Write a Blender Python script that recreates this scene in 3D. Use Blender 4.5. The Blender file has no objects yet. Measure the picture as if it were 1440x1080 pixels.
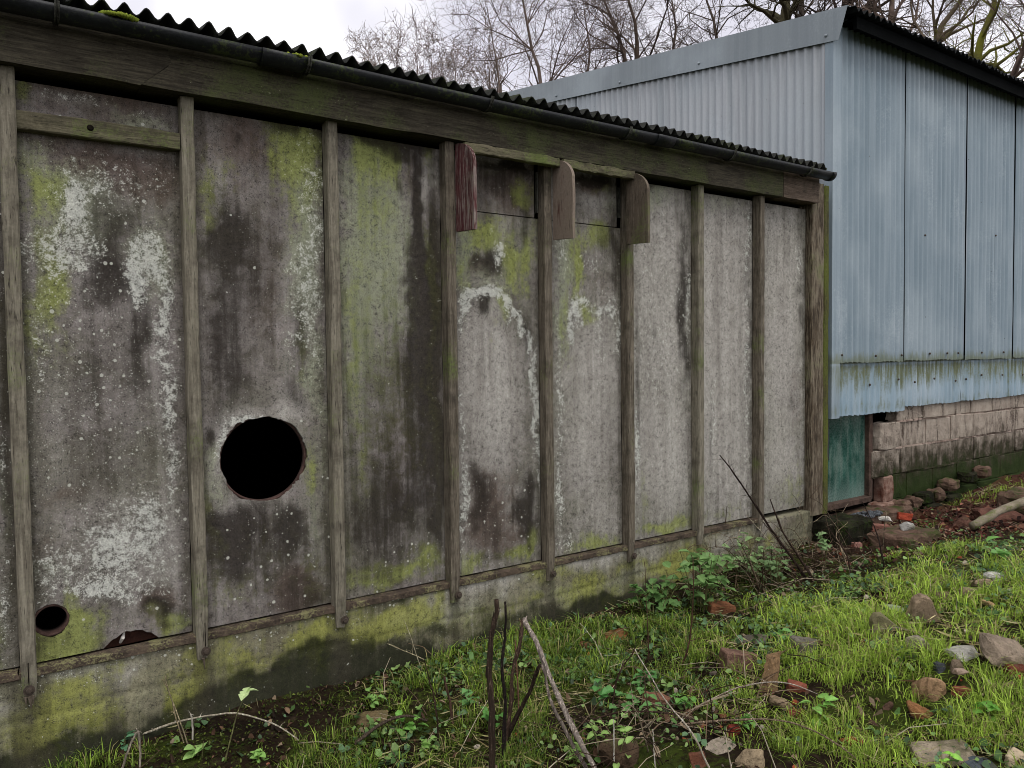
import bpy, bmesh, math, random
import numpy as np
from mathutils import Vector, Matrix, Euler, noise as mnoise
PI = math.pi; R = math.radians
scene = bpy.context.scene
col = scene.collection

# ------------------------------------------------------------------ camera
cam_d = bpy.data.cameras.new('camera'); cam = bpy.data.objects.new('camera', cam_d); col.objects.link(cam)
cam_d.sensor_width = 36; cam_d.lens = 1081 / 1440 * 36; cam_d.clip_start = .05; cam_d.clip_end = 600
yaw, pitch, roll = .6111, -.0395, -.0114
F = Vector((math.sin(yaw) * math.cos(pitch), math.cos(yaw) * math.cos(pitch), math.sin(pitch)))
Rt = Vector((math.cos(yaw), -math.sin(yaw), 0)); Up = Rt.cross(F)
R2 = Rt * math.cos(roll) + Up * math.sin(roll); U2 = Up * math.cos(roll) - Rt * math.sin(roll)
cam.matrix_world = Matrix(((R2.x, U2.x, -F.x, -.1309), (R2.y, U2.y, -F.y, -3.3229), (R2.z, U2.z, -F.z, 1.14), (0, 0, 0, 1)))
scene.camera = cam
# ------------------------------------------------------------------ sky and sun (bright overcast)
SUN_EL, SUN_AZ = R(62), R(195)          # azimuth measured clockwise from +y
w = bpy.data.worlds.new('World'); scene.world = w; w.use_nodes = True
wn = w.node_tree; wn.nodes.clear()
wo = wn.nodes.new('ShaderNodeOutputWorld'); wb = wn.nodes.new('ShaderNodeBackground')
sk = wn.nodes.new('ShaderNodeTexSky'); sk.sky_type = 'NISHITA'; sk.sun_disc = False
sk.sun_elevation = SUN_EL; sk.sun_rotation = SUN_AZ
tc = wn.nodes.new('ShaderNodeTexCoord'); nz = wn.nodes.new('ShaderNodeTexNoise')
nz.inputs['Scale'].default_value = 2.6; nz.inputs['Detail'].default_value = 4; nz.inputs['Roughness'].default_value = .5
wn.links.new(tc.outputs['Generated'], nz.inputs['Vector'])
cr = wn.nodes.new('ShaderNodeValToRGB')
cr.color_ramp.elements[0].position = .42; cr.color_ramp.elements[0].color = (6.7, 6.55, 7.3, 1)
cr.color_ramp.elements[1].position = .57; cr.color_ramp.elements[1].color = (11.2, 11.0, 11.2, 1)
wn.links.new(nz.outputs['Fac'], cr.inputs['Fac'])
mx = wn.nodes.new('ShaderNodeMix'); mx.data_type = 'RGBA'; mx.inputs['Factor'].default_value = .93
wn.links.new(sk.outputs['Color'], mx.inputs['A']); wn.links.new(cr.outputs['Color'], mx.inputs['B'])
wn.links.new(mx.outputs['Result'], wb.inputs['Color']); wb.inputs['Strength'].default_value = .095
wn.links.new(wb.outputs['Background'], wo.inputs['Surface'])
sd = bpy.data.lights.new('sun', 'SUN'); sd.energy = 1.4; sd.angle = R(25); sd.color = (1, .97, .93)
sun = bpy.data.objects.new('sun', sd); col.objects.link(sun)
sdir = Vector((math.sin(SUN_AZ) * math.cos(SUN_EL), math.cos(SUN_AZ) * math.cos(SUN_EL), math.sin(SUN_EL)))
sun.rotation_euler = sdir.to_track_quat('Z', 'Y').to_euler(); sun.location = sdir * 30
vs = scene.view_settings; vs.view_transform = 'Standard'; vs.look = 'None'; vs.gamma = 1; vs.exposure = .4; vs.use_curve_mapping = False
scene.render.engine = 'CYCLES'; scene.cycles.max_bounces = 6; scene.cycles.filter_width = .9

# ---- height of the ground (metres above the sill of the shed) ----
GX = np.array([-3., -1, 0, 1, 2, 3, 4, 5, 6.5, 9, 14])
GY = np.array([-9., -4, -2.5, -1.7, -1.1, -.5, .05, .8, 8])
GZ = np.array([
 [-.35, -.35, -.35, -.35, -.33, -.30, -.30, -.30, -.30, -.30, -.30],
 [-.36, -.36, -.36, -.34, -.28, -.20, -.16, -.18, -.20, -.20, -.20],
 [-.38, -.38, -.38, -.34, -.23, -.11, -.06, -.08, -.14, -.15, -.15],
 [-.42, -.42, -.41, -.37, -.26, -.14, -.06, -.07, -.12, -.14, -.15],
 [-.46, -.46, -.45, -.40, -.33, -.24, -.14, -.10, -.13, -.12, -.12],
 [-.47, -.47, -.46, -.42, -.38, -.36, -.33, -.26, -.22, -.12, -.10],
 [-.42, -.42, -.41, -.36, -.36, -.35, -.31, -.26, -.22, -.12, -.10],
 [-.42, -.42, -.41, -.36, -.36, -.35, -.31, -.26, -.20, -.12, -.10],
 [-.42, -.42, -.41, -.36, -.36, -.35, -.31, -.26, -.20, -.12, -.10]])
def hash2(i, j, s=0):
    h = (np.asarray(i).astype(np.int64) * 374761393 + np.asarray(j).astype(np.int64) * 668265263 + s * 974711) & 0x7fffffff
    h = ((h ^ (h >> 13)) * 1274126177) & 0x7fffffff
    return ((h ^ (h >> 16)) & 0xffff) / 65535.0
def vnoise(x, y, s=0):
    x = np.asarray(x, float); y = np.asarray(y, float)
    i = np.floor(x); j = np.floor(y); a = x - i; b = y - j
    a = a * a * (3 - 2 * a); b = b * b * (3 - 2 * b)
    return ((hash2(i, j, s) * (1 - a) + hash2(i + 1, j, s) * a) * (1 - b) + (hash2(i, j + 1, s) * (1 - a) + hash2(i + 1, j + 1, s) * a) * b)
def fbm(x, y, s=0, o=4):
    t = 0; w = .5; tot = 0
    for k in range(o):
        t = t + vnoise(np.asarray(x) * 2**k, np.asarray(y) * 2**k, s + k) * w; tot += w; w *= .55
    return t / tot
_fx = np.arange(-3, 14.001, .1); _fy = np.arange(-9, 8.001, .1)
_t = np.array([np.interp(_fx, GX, r) for r in GZ])
_t = np.array([np.interp(_fy, GY, _t[:, k]) for k in range(len(_fx))]).T
for _ in range(6):
    _p = np.pad(_t, 1, mode='edge')
    _t = (_p[:-2, 1:-1] + _p[2:, 1:-1] + _p[1:-1, :-2] + _p[1:-1, 2:] + 2 * _p[1:-1, 1:-1]) / 6
def gz(x, y):
    x = np.asarray(x, float); y = np.asarray(y, float)
    u = np.clip((x + 3) / .1, 0, len(_fx) - 1.001); v = np.clip((y + 9) / .1, 0, len(_fy) - 1.001)
    i = u.astype(int); j = v.astype(int); a = u - i; b = v - j
    z = (_t[j, i] * (1 - a) + _t[j, i + 1] * a) * (1 - b) + (_t[j + 1, i] * (1 - a) + _t[j + 1, i + 1] * a) * b
    near = np.exp(-((np.maximum(np.abs(x - 3) - 6, 0) / 3)**2 + (np.maximum(np.abs(y + 1) - 3, 0) / 3)**2))
    return z + near * ((fbm(x * 2.2, y * 2.2, 5) - .5) * .09 + (fbm(x * 11, y * 11, 9, 3) - .5) * .03)

BLOBS = {-1: [(2, -0.038, 1.154, 0.028, 0.9, 0.6),
 (4, -0.048, 0.631, 0.016, 0.18, 0.6),
 (1, -0.044, 0.762, 0.012, 0.12, 0.5),
 (1, -0.06, 0.237, 0.016, 0.16, 0.5),
 (0, -0.071, 0.106, 0.02, 0.15, 0.4),
 (0, -0.034, 1.284, 0.016, 0.24, 0.4),
 (6, -0.054, 0.632, 0.06, 1.2, 0.6)], 0: [(2, 0.294, 0.984, 0.22, 0.32, 0.22),
 (6, 0.266, 0.874, 0.24, 0.48, 0.6),
 (1, 0.269, 0.985, 0.22, 0.32, 0.2),
 (3, 0.304, 2.193, 0.24, 0.12, 0.8),
 (3, 0.296, 1.92, 0.22, 0.09, 0.8),
 (3, 0.445, 1.857, 0.18, 0.1, 0.7),
 (5, 0.218, 2.124, 0.076, 0.024, 0.8),
 (1, 0.206, 2.127, 0.075, 0.021, 0.5),
 (4, 0.426, 2.105, 0.135, 0.042, 0.6),
 (1, 0.465, 2.117, 0.078, 0.018, 0.4),
 (0, 0.06, 2.127, 0.02, 0.056, 0.9),
 (2, 0.306, 2.269, 0.36, 0.042, 0.7),
 (2, 0.065, 1.993, 0.12, 0.02, 0.4),
 (0, 0.091, 1.762, 0.078, 0.12, 0.8),
 (0, 0.127, 1.42, 0.06, 0.18, 0.85),
 (0, 0.066, 1.312, 0.042, 0.18, 0.6),
 (4, 0.105, 1.842, 0.12, 0.09, 0.6),
 (1, 0.182, 1.691, 0.064, 0.12, 0.85),
 (4, 0.193, 1.692, 0.15, 0.18, 0.8),
 (1, 0.164, 1.502, 0.12, 0.12, 0.55),
 (1, 0.086, 1.206, 0.028, 0.18, 0.4),
 (1, 0.402, 1.432, 0.03, 0.084, 0.95),
 (1, 0.467, 1.52, 0.054, 0.108, 0.75),
 (4, 0.474, 1.492, 0.084, 0.18, 0.7),
 (0, 0.475, 1.535, 0.042, 0.04, 0.6),
 (1, 0.514, 1.293, 0.048, 0.14, 0.65),
 (1, 0.527, 0.974, 0.036, 0.21, 0.55),
 (1, 0.533, 0.681, 0.024, 0.18, 0.5),
 (1, 0.318, 1.841, 0.18, 0.12, 0.35),
 (2, 0.324, 1.622, 0.096, 0.18, 0.6),
 (2, 0.306, 1.428, 0.078, 0.1, 0.75),
 (2, 0.415, 1.234, 0.044, 0.18, 0.6),
 (2, 0.248, 1.096, 0.1, 0.18, 0.35),
 (2, 0.286, 0.732, 0.18, 0.18, 0.3),
 (6, 0.297, 1.095, 0.22, 0.36, 0.9),
 (6, 0.337, 0.756, 0.27, 0.24, 0.6),
 (6, 0.235, 1.479, 0.12, 0.09, 0.7),
 (6, 0.353, 0.413, 0.24, 0.21, 0.5),
 (6, 0.442, 1.744, 0.1, 0.15, 0.5),
 (5, 0.124, 0.937, 0.06, 0.24, 0.4),
 (3, 0.138, 0.61, 0.09, 0.08, 0.5),
 (3, 0.084, 0.399, 0.09, 0.06, 0.45),
 (5, 0.339, 0.372, 0.24, 0.18, 0.6),
 (1, 0.314, 0.376, 0.11, 0.12, 0.62),
 (1, 0.445, 0.443, 0.09, 0.15, 0.6),
 (1, 0.223, 0.25, 0.1, 0.048, 0.55),
 (1, 0.117, 0.325, 0.09, 0.075, 0.5),
 (1, 0.373, 0.208, 0.12, 0.06, 0.5),
 (3, 0.464, 0.132, 0.056, 0.078, 0.8),
 (2, 0.476, 0.1, 0.054, 0.036, 0.7),
 (0, 0.145, 0.071, 0.108, 0.066, 1.0),
 (0, 0.04, 0.081, 0.09, 0.04, 0.9),
 (2, 0.063, 0.076, 0.052, 0.028, 0.5),
 (0, 0.502, 0.059, 0.078, 0.042, 0.7),
 (4, 0.543, 0.057, 0.036, 0.03, 0.7),
 (0, 0.149, 0.195, 0.032, 0.09, 0.7),
 (4, 0.117, 0.325, 0.12, 0.042, 0.5),
 (2, 0.242, 0.049, 0.06, 0.042, 0.3)], 1: [(2, 0.821, 1.358, 0.15, 0.36, 0.42),
 (2, 0.918, 0.296, 0.24, 0.21, 0.4),
 (2, 0.932, 2.175, 0.3, 0.054, 0.7),  # top band: fascia shade painted dark, likewise in the other bays
 (3, 0.809, 2.05, 0.15, 0.12, 0.7),
 (5, 0.75, 2.041, 0.108, 0.12, 0.4),
 (3, 0.852, 2.011, 0.09, 0.09, 0.5),
 (2, 0.838, 2.024, 0.042, 0.042, 0.5),
 (0, 0.842, 2.175, 0.078, 0.03, 0.6),
 (0, 0.963, 2.18, 0.072, 0.03, 0.9),
 (0, 1.023, 2.081, 0.08, 0.2, 0.75),
 (0, 1.104, 2.093, 0.09, 0.12, 0.95),
 (0, 1.15, 1.942, 0.048, 0.18, 0.6),
 (4, 1.118, 1.685, 0.072, 0.36, 0.9),
 (1, 1.146, 1.782, 0.056, 0.32, 0.4),
 (1, 1.124, 1.398, 0.064, 0.3, 0.5),
 (0, 1.064, 1.775, 0.056, 0.18, 0.4),
 (0, 0.703, 1.858, 0.06, 0.12, 0.5),
 (0, 0.762, 1.925, 0.072, 0.06, 0.45),
 (0, 0.679, 1.709, 0.03, 0.12, 0.5),
 (2, 0.764, 1.657, 0.078, 0.18, 0.7),
 (2, 0.703, 1.296, 0.048, 0.3, 0.55),
 (2, 0.786, 1.115, 0.078, 0.18, 0.5),
 (3, 0.946, 1.455, 0.12, 0.3, 0.35),
 (5, 0.892, 1.144, 0.12, 0.18, 0.3),
 (2, 0.919, 1.607, 0.09, 0.2, 0.35),
 (2, 0.694, 0.966, 0.042, 0.15, 0.4),
 (0, 1.084, 1.206, 0.024, 0.21, 0.6),
 (2, 1.081, 1.238, 0.028, 0.18, 0.6),
 (4, 1.147, 1.077, 0.048, 0.27, 0.6),
 (2, 1.062, 0.951, 0.042, 0.09, 0.5),
 (4, 1.122, 0.689, 0.042, 0.18, 0.4),
 (5, 0.908, 0.895, 0.165, 0.048, 0.9),
 (5, 0.717, 0.724, 0.042, 0.18, 0.7),
 (1, 0.824, 0.869, 0.072, 0.024, 0.8),
 (1, 0.733, 0.783, 0.024, 0.09, 0.6),
 (4, 0.687, 0.696, 0.03, 0.09, 0.6),
 (5, 0.861, 0.493, 0.132, 0.036, 0.6),
 (4, 0.742, 0.538, 0.04, 0.072, 0.6),
 (2, 0.678, 0.802, 0.021, 0.054, 0.7),
 (0, 1.104, 0.626, 0.03, 0.12, 0.6),
 (5, 0.981, 0.938, 0.09, 0.096, 0.5),
 (2, 0.751, 0.322, 0.096, 0.12, 0.95),
 (2, 0.768, 0.412, 0.09, 0.09, 0.5),
 (2, 0.983, 0.366, 0.072, 0.135, 0.6),
 (3, 1.043, 0.115, 0.09, 0.078, 0.95),
 (2, 1.075, 0.076, 0.078, 0.08, 0.5),
 (2, 0.966, 0.321, 0.2, 0.15, 0.4),
 (0, 0.68, 0.409, 0.036, 0.24, 0.55),
 (0, 0.761, 0.135, 0.132, 0.078, 0.4),
 (5, 0.83, 0.466, 0.18, 0.048, 0.3),
 (0, 0.901, 0.236, 0.15, 0.15, 0.3),
 (6, 0.95, 0.291, 0.21, 0.24, 0.5),
 (6, 0.851, 1.359, 0.28, 0.3, 0.15),
 (4, 1.131, 0.362, 0.04, 0.15, 0.5),
 (0, 1.109, 0.135, 0.064, 0.12, 0.35)], 2: [(2, 1.514, 0.725, 0.24, 0.69, 0.42),
 (2, 1.718, 1.206, 0.104, 0.6, 0.5),
 (0, 1.556, 0.93, 0.2, 0.78, 0.3),
 (2, 1.542, 2.174, 0.32, 0.056, 0.8),
 (4, 1.458, 1.678, 0.168, 0.48, 0.9),
 (0, 1.412, 2.106, 0.064, 0.105, 0.95),
 (0, 1.541, 2.107, 0.056, 0.105, 0.95),
 (0, 1.444, 1.877, 0.12, 0.24, 0.45),
 (0, 1.734, 2.151, 0.056, 0.08, 0.7),
 (4, 1.342, 1.306, 0.088, 0.54, 0.6),
 (5, 1.498, 1.816, 0.08, 0.18, 0.4),
 (0, 1.339, 1.139, 0.042, 0.48, 0.45),
 (0, 1.397, 1.373, 0.16, 0.48, 0.3),
 (2, 1.688, 1.764, 0.036, 0.48, 0.9),
 (2, 1.661, 1.345, 0.056, 0.32, 0.8),
 (3, 1.645, 2.001, 0.064, 0.16, 0.6),
 (2, 1.583, 1.926, 0.018, 0.084, 0.6),
 (5, 1.731, 1.977, 0.032, 0.088, 0.7),
 (2, 1.699, 1.065, 0.064, 0.18, 0.55),
 (0, 1.755, 1.489, 0.032, 0.24, 0.9),
 (2, 1.777, 1.631, 0.03, 0.27, 0.7),
 (2, 1.761, 0.921, 0.044, 0.52, 1.0),
 (0, 1.752, 0.85, 0.04, 0.4, 0.5),
 (2, 1.689, 0.712, 0.072, 0.18, 0.6),
 (3, 1.552, 0.722, 0.12, 0.18, 0.4),
 (5, 1.462, 0.934, 0.12, 0.18, 0.3),
 (2, 1.605, 0.437, 0.16, 0.18, 0.55),
 (2, 1.431, 0.32, 0.184, 0.21, 0.55),
 (0, 1.363, 0.601, 0.032, 0.18, 0.5),
 (2, 1.328, 0.638, 0.032, 0.24, 0.4),
 (0, 1.54, 0.094, 0.28, 0.048, 0.75),
 (0, 1.698, 0.121, 0.12, 0.08, 0.5),
 (6, 1.658, 0.11, 0.16, 0.09, 0.8),
 (3, 1.548, 0.513, 0.072, 0.12, 0.5),
 (0, 1.284, 0.206, 0.03, 0.15, 0.4),
 (2, 1.785, 0.416, 0.04, 0.27, 0.7),
 (0, 1.475, 0.659, 0.24, 0.36, 0.25)], 3: [(3, 2.224, 2.034, 0.18, 0.16, 0.8),
 (2, 2.156, 2.045, 0.16, 0.09, 0.6),
 (2, 2.212, 2.152, 0.2, 0.042, 0.9),
 (0, 2.316, 2.007, 0.07, 0.104, 0.75),
 (2, 2.411, 1.94, 0.07, 0.096, 0.4),
 (0, 2.112, 2.094, 0.048, 0.048, 0.5),
 (0, 2.027, 1.72, 0.08, 0.105, 0.6),
 (0, 2.107, 1.763, 0.088, 0.09, 0.8),
 (0, 2.218, 1.621, 0.08, 0.12, 0.9),
 (5, 2.16, 1.711, 0.04, 0.16, 1.0),
 (1, 2.15, 1.654, 0.056, 0.088, 0.6),
 (4, 1.953, 1.678, 0.04, 0.16, 0.8),
 (0, 2.359, 1.668, 0.05, 0.15, 0.7),
 (2, 2.314, 1.836, 0.06, 0.072, 0.5),
 (4, 2.313, 1.741, 0.08, 0.12, 0.5),
 (2, 2.104, 1.596, 0.09, 0.064, 0.8),
 (3, 2.059, 1.557, 0.12, 0.048, 0.6),
 (4, 2.103, 1.503, 0.16, 0.096, 0.5),
 (1, 1.948, 1.406, 0.03, 0.064, 0.85),
 (1, 1.992, 1.451, 0.045, 0.024, 0.95),
 (1, 2.058, 1.465, 0.044, 0.018, 0.95),
 (1, 2.124, 1.452, 0.05, 0.024, 0.9),
 (1, 2.201, 1.417, 0.045, 0.032, 0.9),
 (1, 2.256, 1.377, 0.035, 0.04, 0.9),
 (1, 2.293, 1.301, 0.02, 0.056, 0.9),
 (1, 1.917, 1.315, 0.016, 0.078, 0.6),
 (1, 2.339, 1.186, 0.016, 0.08, 0.8),
 (1, 2.375, 1.05, 0.02, 0.12, 0.75),
 (1, 2.387, 0.816, 0.02, 0.2, 0.75),
 (1, 2.404, 0.58, 0.016, 0.2, 0.5),
 (1, 1.917, 0.768, 0.016, 0.24, 0.45),
 (1, 1.919, 0.4, 0.025, 0.24, 0.6),
 (2, 2.044, 1.409, 0.036, 0.042, 0.75),
 (0, 2.169, 1.412, 0.07, 0.048, 0.8),
 (5, 2.075, 1.131, 0.144, 0.28, 0.85),
 (5, 2.139, 0.905, 0.18, 0.24, 0.8),
 (5, 2.089, 0.606, 0.2, 0.16, 0.4),
 (2, 2.034, 1.058, 0.048, 0.06, 0.3),
 (2, 2.33, 1.244, 0.03, 0.12, 0.6),
 (2, 1.976, 0.43, 0.056, 0.2, 0.6),
 (3, 2.04, 0.31, 0.15, 0.2, 0.8),
 (2, 2.033, 0.387, 0.056, 0.108, 0.6),
 (2, 2.327, 0.274, 0.07, 0.2, 0.8),
 (3, 2.174, 0.178, 0.2, 0.16, 0.6),
 (2, 2.106, 0.226, 0.1, 0.16, 0.4),
 (0, 2.266, 0.048, 0.11, 0.048, 0.8),
 (0, 2.339, 0.076, 0.04, 0.096, 0.9),
 (0, 1.97, 0.039, 0.08, 0.064, 0.8),
 (2, 2.081, 0.04, 0.144, 0.042, 0.4),
 (6, 2.083, 0.191, 0.2, 0.24, 0.6),
 (5, 1.928, 0.139, 0.024, 0.16, 0.7),
 (0, 1.951, 1.569, 0.032, 0.24, 0.5),
 (0, 2.098, 1.206, 0.05, 0.06, 0.3)], 4: [(3, 2.795, 2.12, 0.15, 0.064, 0.8),
 (2, 2.795, 2.16, 0.18, 0.048, 0.9),
 (5, 2.837, 2.003, 0.13, 0.08, 0.7),
 (4, 2.958, 1.995, 0.07, 0.08, 0.5),
 (3, 2.957, 1.954, 0.084, 0.056, 0.5),
 (0, 2.876, 2.101, 0.08, 0.04, 0.5),
 (0, 2.685, 1.728, 0.06, 0.16, 0.5),
 (0, 2.71, 1.589, 0.035, 0.16, 1.0),
 (0, 2.846, 1.821, 0.11, 0.088, 0.8),
 (4, 2.607, 1.683, 0.07, 0.24, 0.7),
 (1, 2.582, 1.721, 0.045, 0.12, 0.5),
 (1, 2.817, 1.635, 0.08, 0.072, 0.4),
 (2, 2.873, 1.782, 0.07, 0.104, 0.4),
 (2, 2.967, 1.747, 0.04, 0.3, 0.6),
 (3, 2.87, 1.536, 0.108, 0.08, 0.4),
 (5, 2.738, 1.812, 0.072, 0.064, 0.5),
 (1, 2.692, 1.375, 0.035, 0.048, 0.85),
 (1, 2.745, 1.417, 0.035, 0.024, 0.8),
 (1, 2.842, 1.391, 0.045, 0.036, 0.6),
 (1, 2.925, 1.413, 0.045, 0.05, 0.6),
 (0, 2.766, 1.369, 0.06, 0.056, 0.7),
 (0, 2.603, 1.325, 0.04, 0.24, 0.5),
 (4, 2.578, 1.365, 0.05, 0.24, 0.6),
 (1, 2.644, 1.286, 0.02, 0.104, 0.7),
 (1, 2.997, 1.248, 0.025, 0.12, 0.5),
 (1, 2.562, 0.887, 0.025, 0.36, 0.45),
 (1, 2.551, 0.326, 0.025, 0.24, 0.55),
 (5, 2.811, 1.041, 0.204, 0.36, 0.9),
 (5, 2.726, 0.634, 0.204, 0.36, 0.6),
 (5, 2.831, 0.209, 0.17, 0.2, 0.55),
 (1, 2.851, 1.206, 0.06, 0.24, 0.3),
 (0, 2.829, 0.02, 0.204, 0.04, 0.8),
 (1, 2.615, 0.053, 0.03, 0.048, 0.5),
 (5, 2.942, 0.11, 0.07, 0.12, 0.6),
 (2, 2.991, 0.529, 0.03, 0.5, 0.3),
 (2, 2.569, 0.565, 0.03, 0.3, 0.3)], 5: [(2, 3.37, 2.188, 0.3, 0.048, 0.6),
 (5, 3.367, 1.557, 0.24, 0.64, 1.0),
 (4, 3.309, 2.116, 0.216, 0.072, 0.6),
 (5, 3.362, 0.587, 0.24, 0.48, 0.8),
 (2, 3.576, 1.341, 0.049, 0.48, 0.7),
 (2, 3.527, 1.875, 0.048, 0.16, 0.4),
 (2, 3.168, 0.861, 0.024, 0.48, 0.5),
 (1, 3.154, 0.516, 0.024, 0.24, 0.7),
 (1, 3.61, 1.477, 0.024, 0.24, 0.5),
 (5, 3.423, 0.268, 0.28, 0.2, 0.5),
 (0, 3.391, 0.038, 0.24, 0.04, 0.9),
 (1, 3.334, 1.249, 0.28, 0.6, 0.25),
 (3, 3.426, 0.85, 0.28, 0.24, 0.2),
 (0, 3.206, 0.249, 0.054, 0.16, 0.4),
 (2, 3.304, 1.293, 0.03, 0.12, 0.4)], 6: [(2, 4.039, 2.206, 0.28, 0.05, 0.5),
 (4, 3.967, 2.119, 0.238, 0.06, 0.5),
 (5, 3.966, 1.488, 0.32, 0.8, 1.0),
 (5, 3.966, 0.446, 0.28, 0.5, 0.8),
 (2, 4.217, 1.205, 0.035, 0.7, 0.5),
 (1, 4.187, 1.012, 0.028, 0.65, 0.5),
 (1, 4.208, 1.928, 0.032, 0.2, 0.5),
 (2, 3.81, 0.459, 0.028, 0.3, 0.4),
 (5, 3.909, 0.961, 0.182, 0.015, 0.9),
 (5, 3.98, 0.988, 0.208, 0.012, 0.9),
 (5, 3.909, 0.782, 0.126, 0.015, 0.9),
 (5, 4.009, 0.811, 0.16, 0.015, 0.8),
 (1, 3.824, 0.646, 0.035, 0.3, 0.4),
 (0, 3.965, 0.063, 0.32, 0.06, 0.35),
 (2, 3.894, 0.215, 0.14, 0.15, 0.3)], 7: [(2, 4.656, 2.19, 0.27, 0.05, 0.5),
 (5, 4.618, 1.508, 0.216, 0.8, 0.9),
 (2, 4.829, 1.515, 0.056, 0.7, 0.5),
 (3, 4.747, 0.794, 0.108, 0.25, 0.4),
 (2, 4.495, 1.802, 0.032, 0.3, 0.3),
 (5, 4.582, 0.394, 0.16, 0.4, 0.6),
 (2, 4.663, 0.797, 0.112, 0.08, 0.4),
 (0, 4.708, 0.124, 0.18, 0.15, 0.4),
 (1, 4.742, 1.767, 0.036, 0.15, 0.5)]}
PLINTH = [(0, 0.135, -0.131, 0.12, 0.09, 0.6),
 (0, 0.038, -0.254, 0.12, 0.15, 0.8),
 (5, 0.102, -0.041, 0.06, 0.036, 0.5),
 (1, 0.102, -0.054, 0.028, 0.024, 0.4),
 (5, 0.332, -0.084, 0.08, 0.06, 0.5),
 (0, 0.283, -0.043, 0.08, 0.04, 0.5),
 (0, 0.567, -0.202, 0.042, 0.18, 0.9),
 (0, 0.203, -0.247, 0.14, 0.09, 0.6),
 (0, 0.77, -0.162, 0.18, 0.16, 0.55),
 (5, 0.653, -0.163, 0.09, 0.078, 0.4),
 (0, 1.118, -0.148, 0.09, 0.104, 0.95),
 (0, 1.291, -0.12, 0.072, 0.096, 0.7),
 (2, 0.889, -0.285, 0.24, 0.066, 0.9),
 (2, 0.648, -0.344, 0.21, 0.066, 0.95),
 (2, 1.183, -0.262, 0.2, 0.066, 0.95),
 (2, 1.08, -0.335, 0.28, 0.12, 0.8),
 (2, 1.286, -0.337, 0.08, 0.078, 1.0),
 (0, 1.434, -0.219, 0.2, 0.06, 0.7),
 (0, 1.666, -0.129, 0.16, 0.078, 0.6),
 (2, 1.474, -0.055, 0.12, 0.042, 0.5),
 (5, 2.003, -0.03, 0.2, 0.088, 0.8),
 (5, 2.373, -0.037, 0.3, 0.064, 0.8),
 (5, 2.23, 0.026, 0.3, 0.036, 0.6),
 (0, 1.51, -0.167, 0.16, 0.064, 0.8),
 (2, 1.745, -0.253, 0.12, 0.048, 0.6),
 (0, 1.748, -0.074, 0.04, 0.08, 0.7),
 (0, 1.828, -0.235, 0.2, 0.06, 0.4),
 (2, 2.18, -0.265, 0.24, 0.04, 0.5),
 (4, 1.828, -0.199, 0.25, 0.08, 0.5),
 (5, 2.839, -0.034, 0.3, 0.048, 0.8),
 (4, 2.571, -0.233, 0.3, 0.064, 0.5),
 (0, 2.274, -0.214, 0.2, 0.036, 0.4),
 (2, 2.57, -0.314, 0.3, 0.048, 0.5),
 (2, 3.006, -0.338, 0.36, 0.056, 0.8),
 (5, 3.245, -0.077, 0.18, 0.048, 0.5),
 (4, 3.007, -0.232, 0.24, 0.07, 0.5),
 (0, 2.729, -0.202, 0.05, 0.02, 0.6),
 (0, 2.371, -0.202, 0.06, 0.02, 0.6),
 (5, 4.05, -0.084, 0.28, 0.1, 0.3),
 (3, 4.514, -0.1, 0.24, 0.07, 0.5),
 (0, 4.394, -0.184, 0.08, 0.07, 0.6),
 (2, 3.905, -0.253, 0.21, 0.1, 0.4),
 (0, 0.496, -0.301, 0.03, 0.09, 0.9),
 (6, 0.957, -0.048, 0.9, 0.06, 0.5)]
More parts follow.
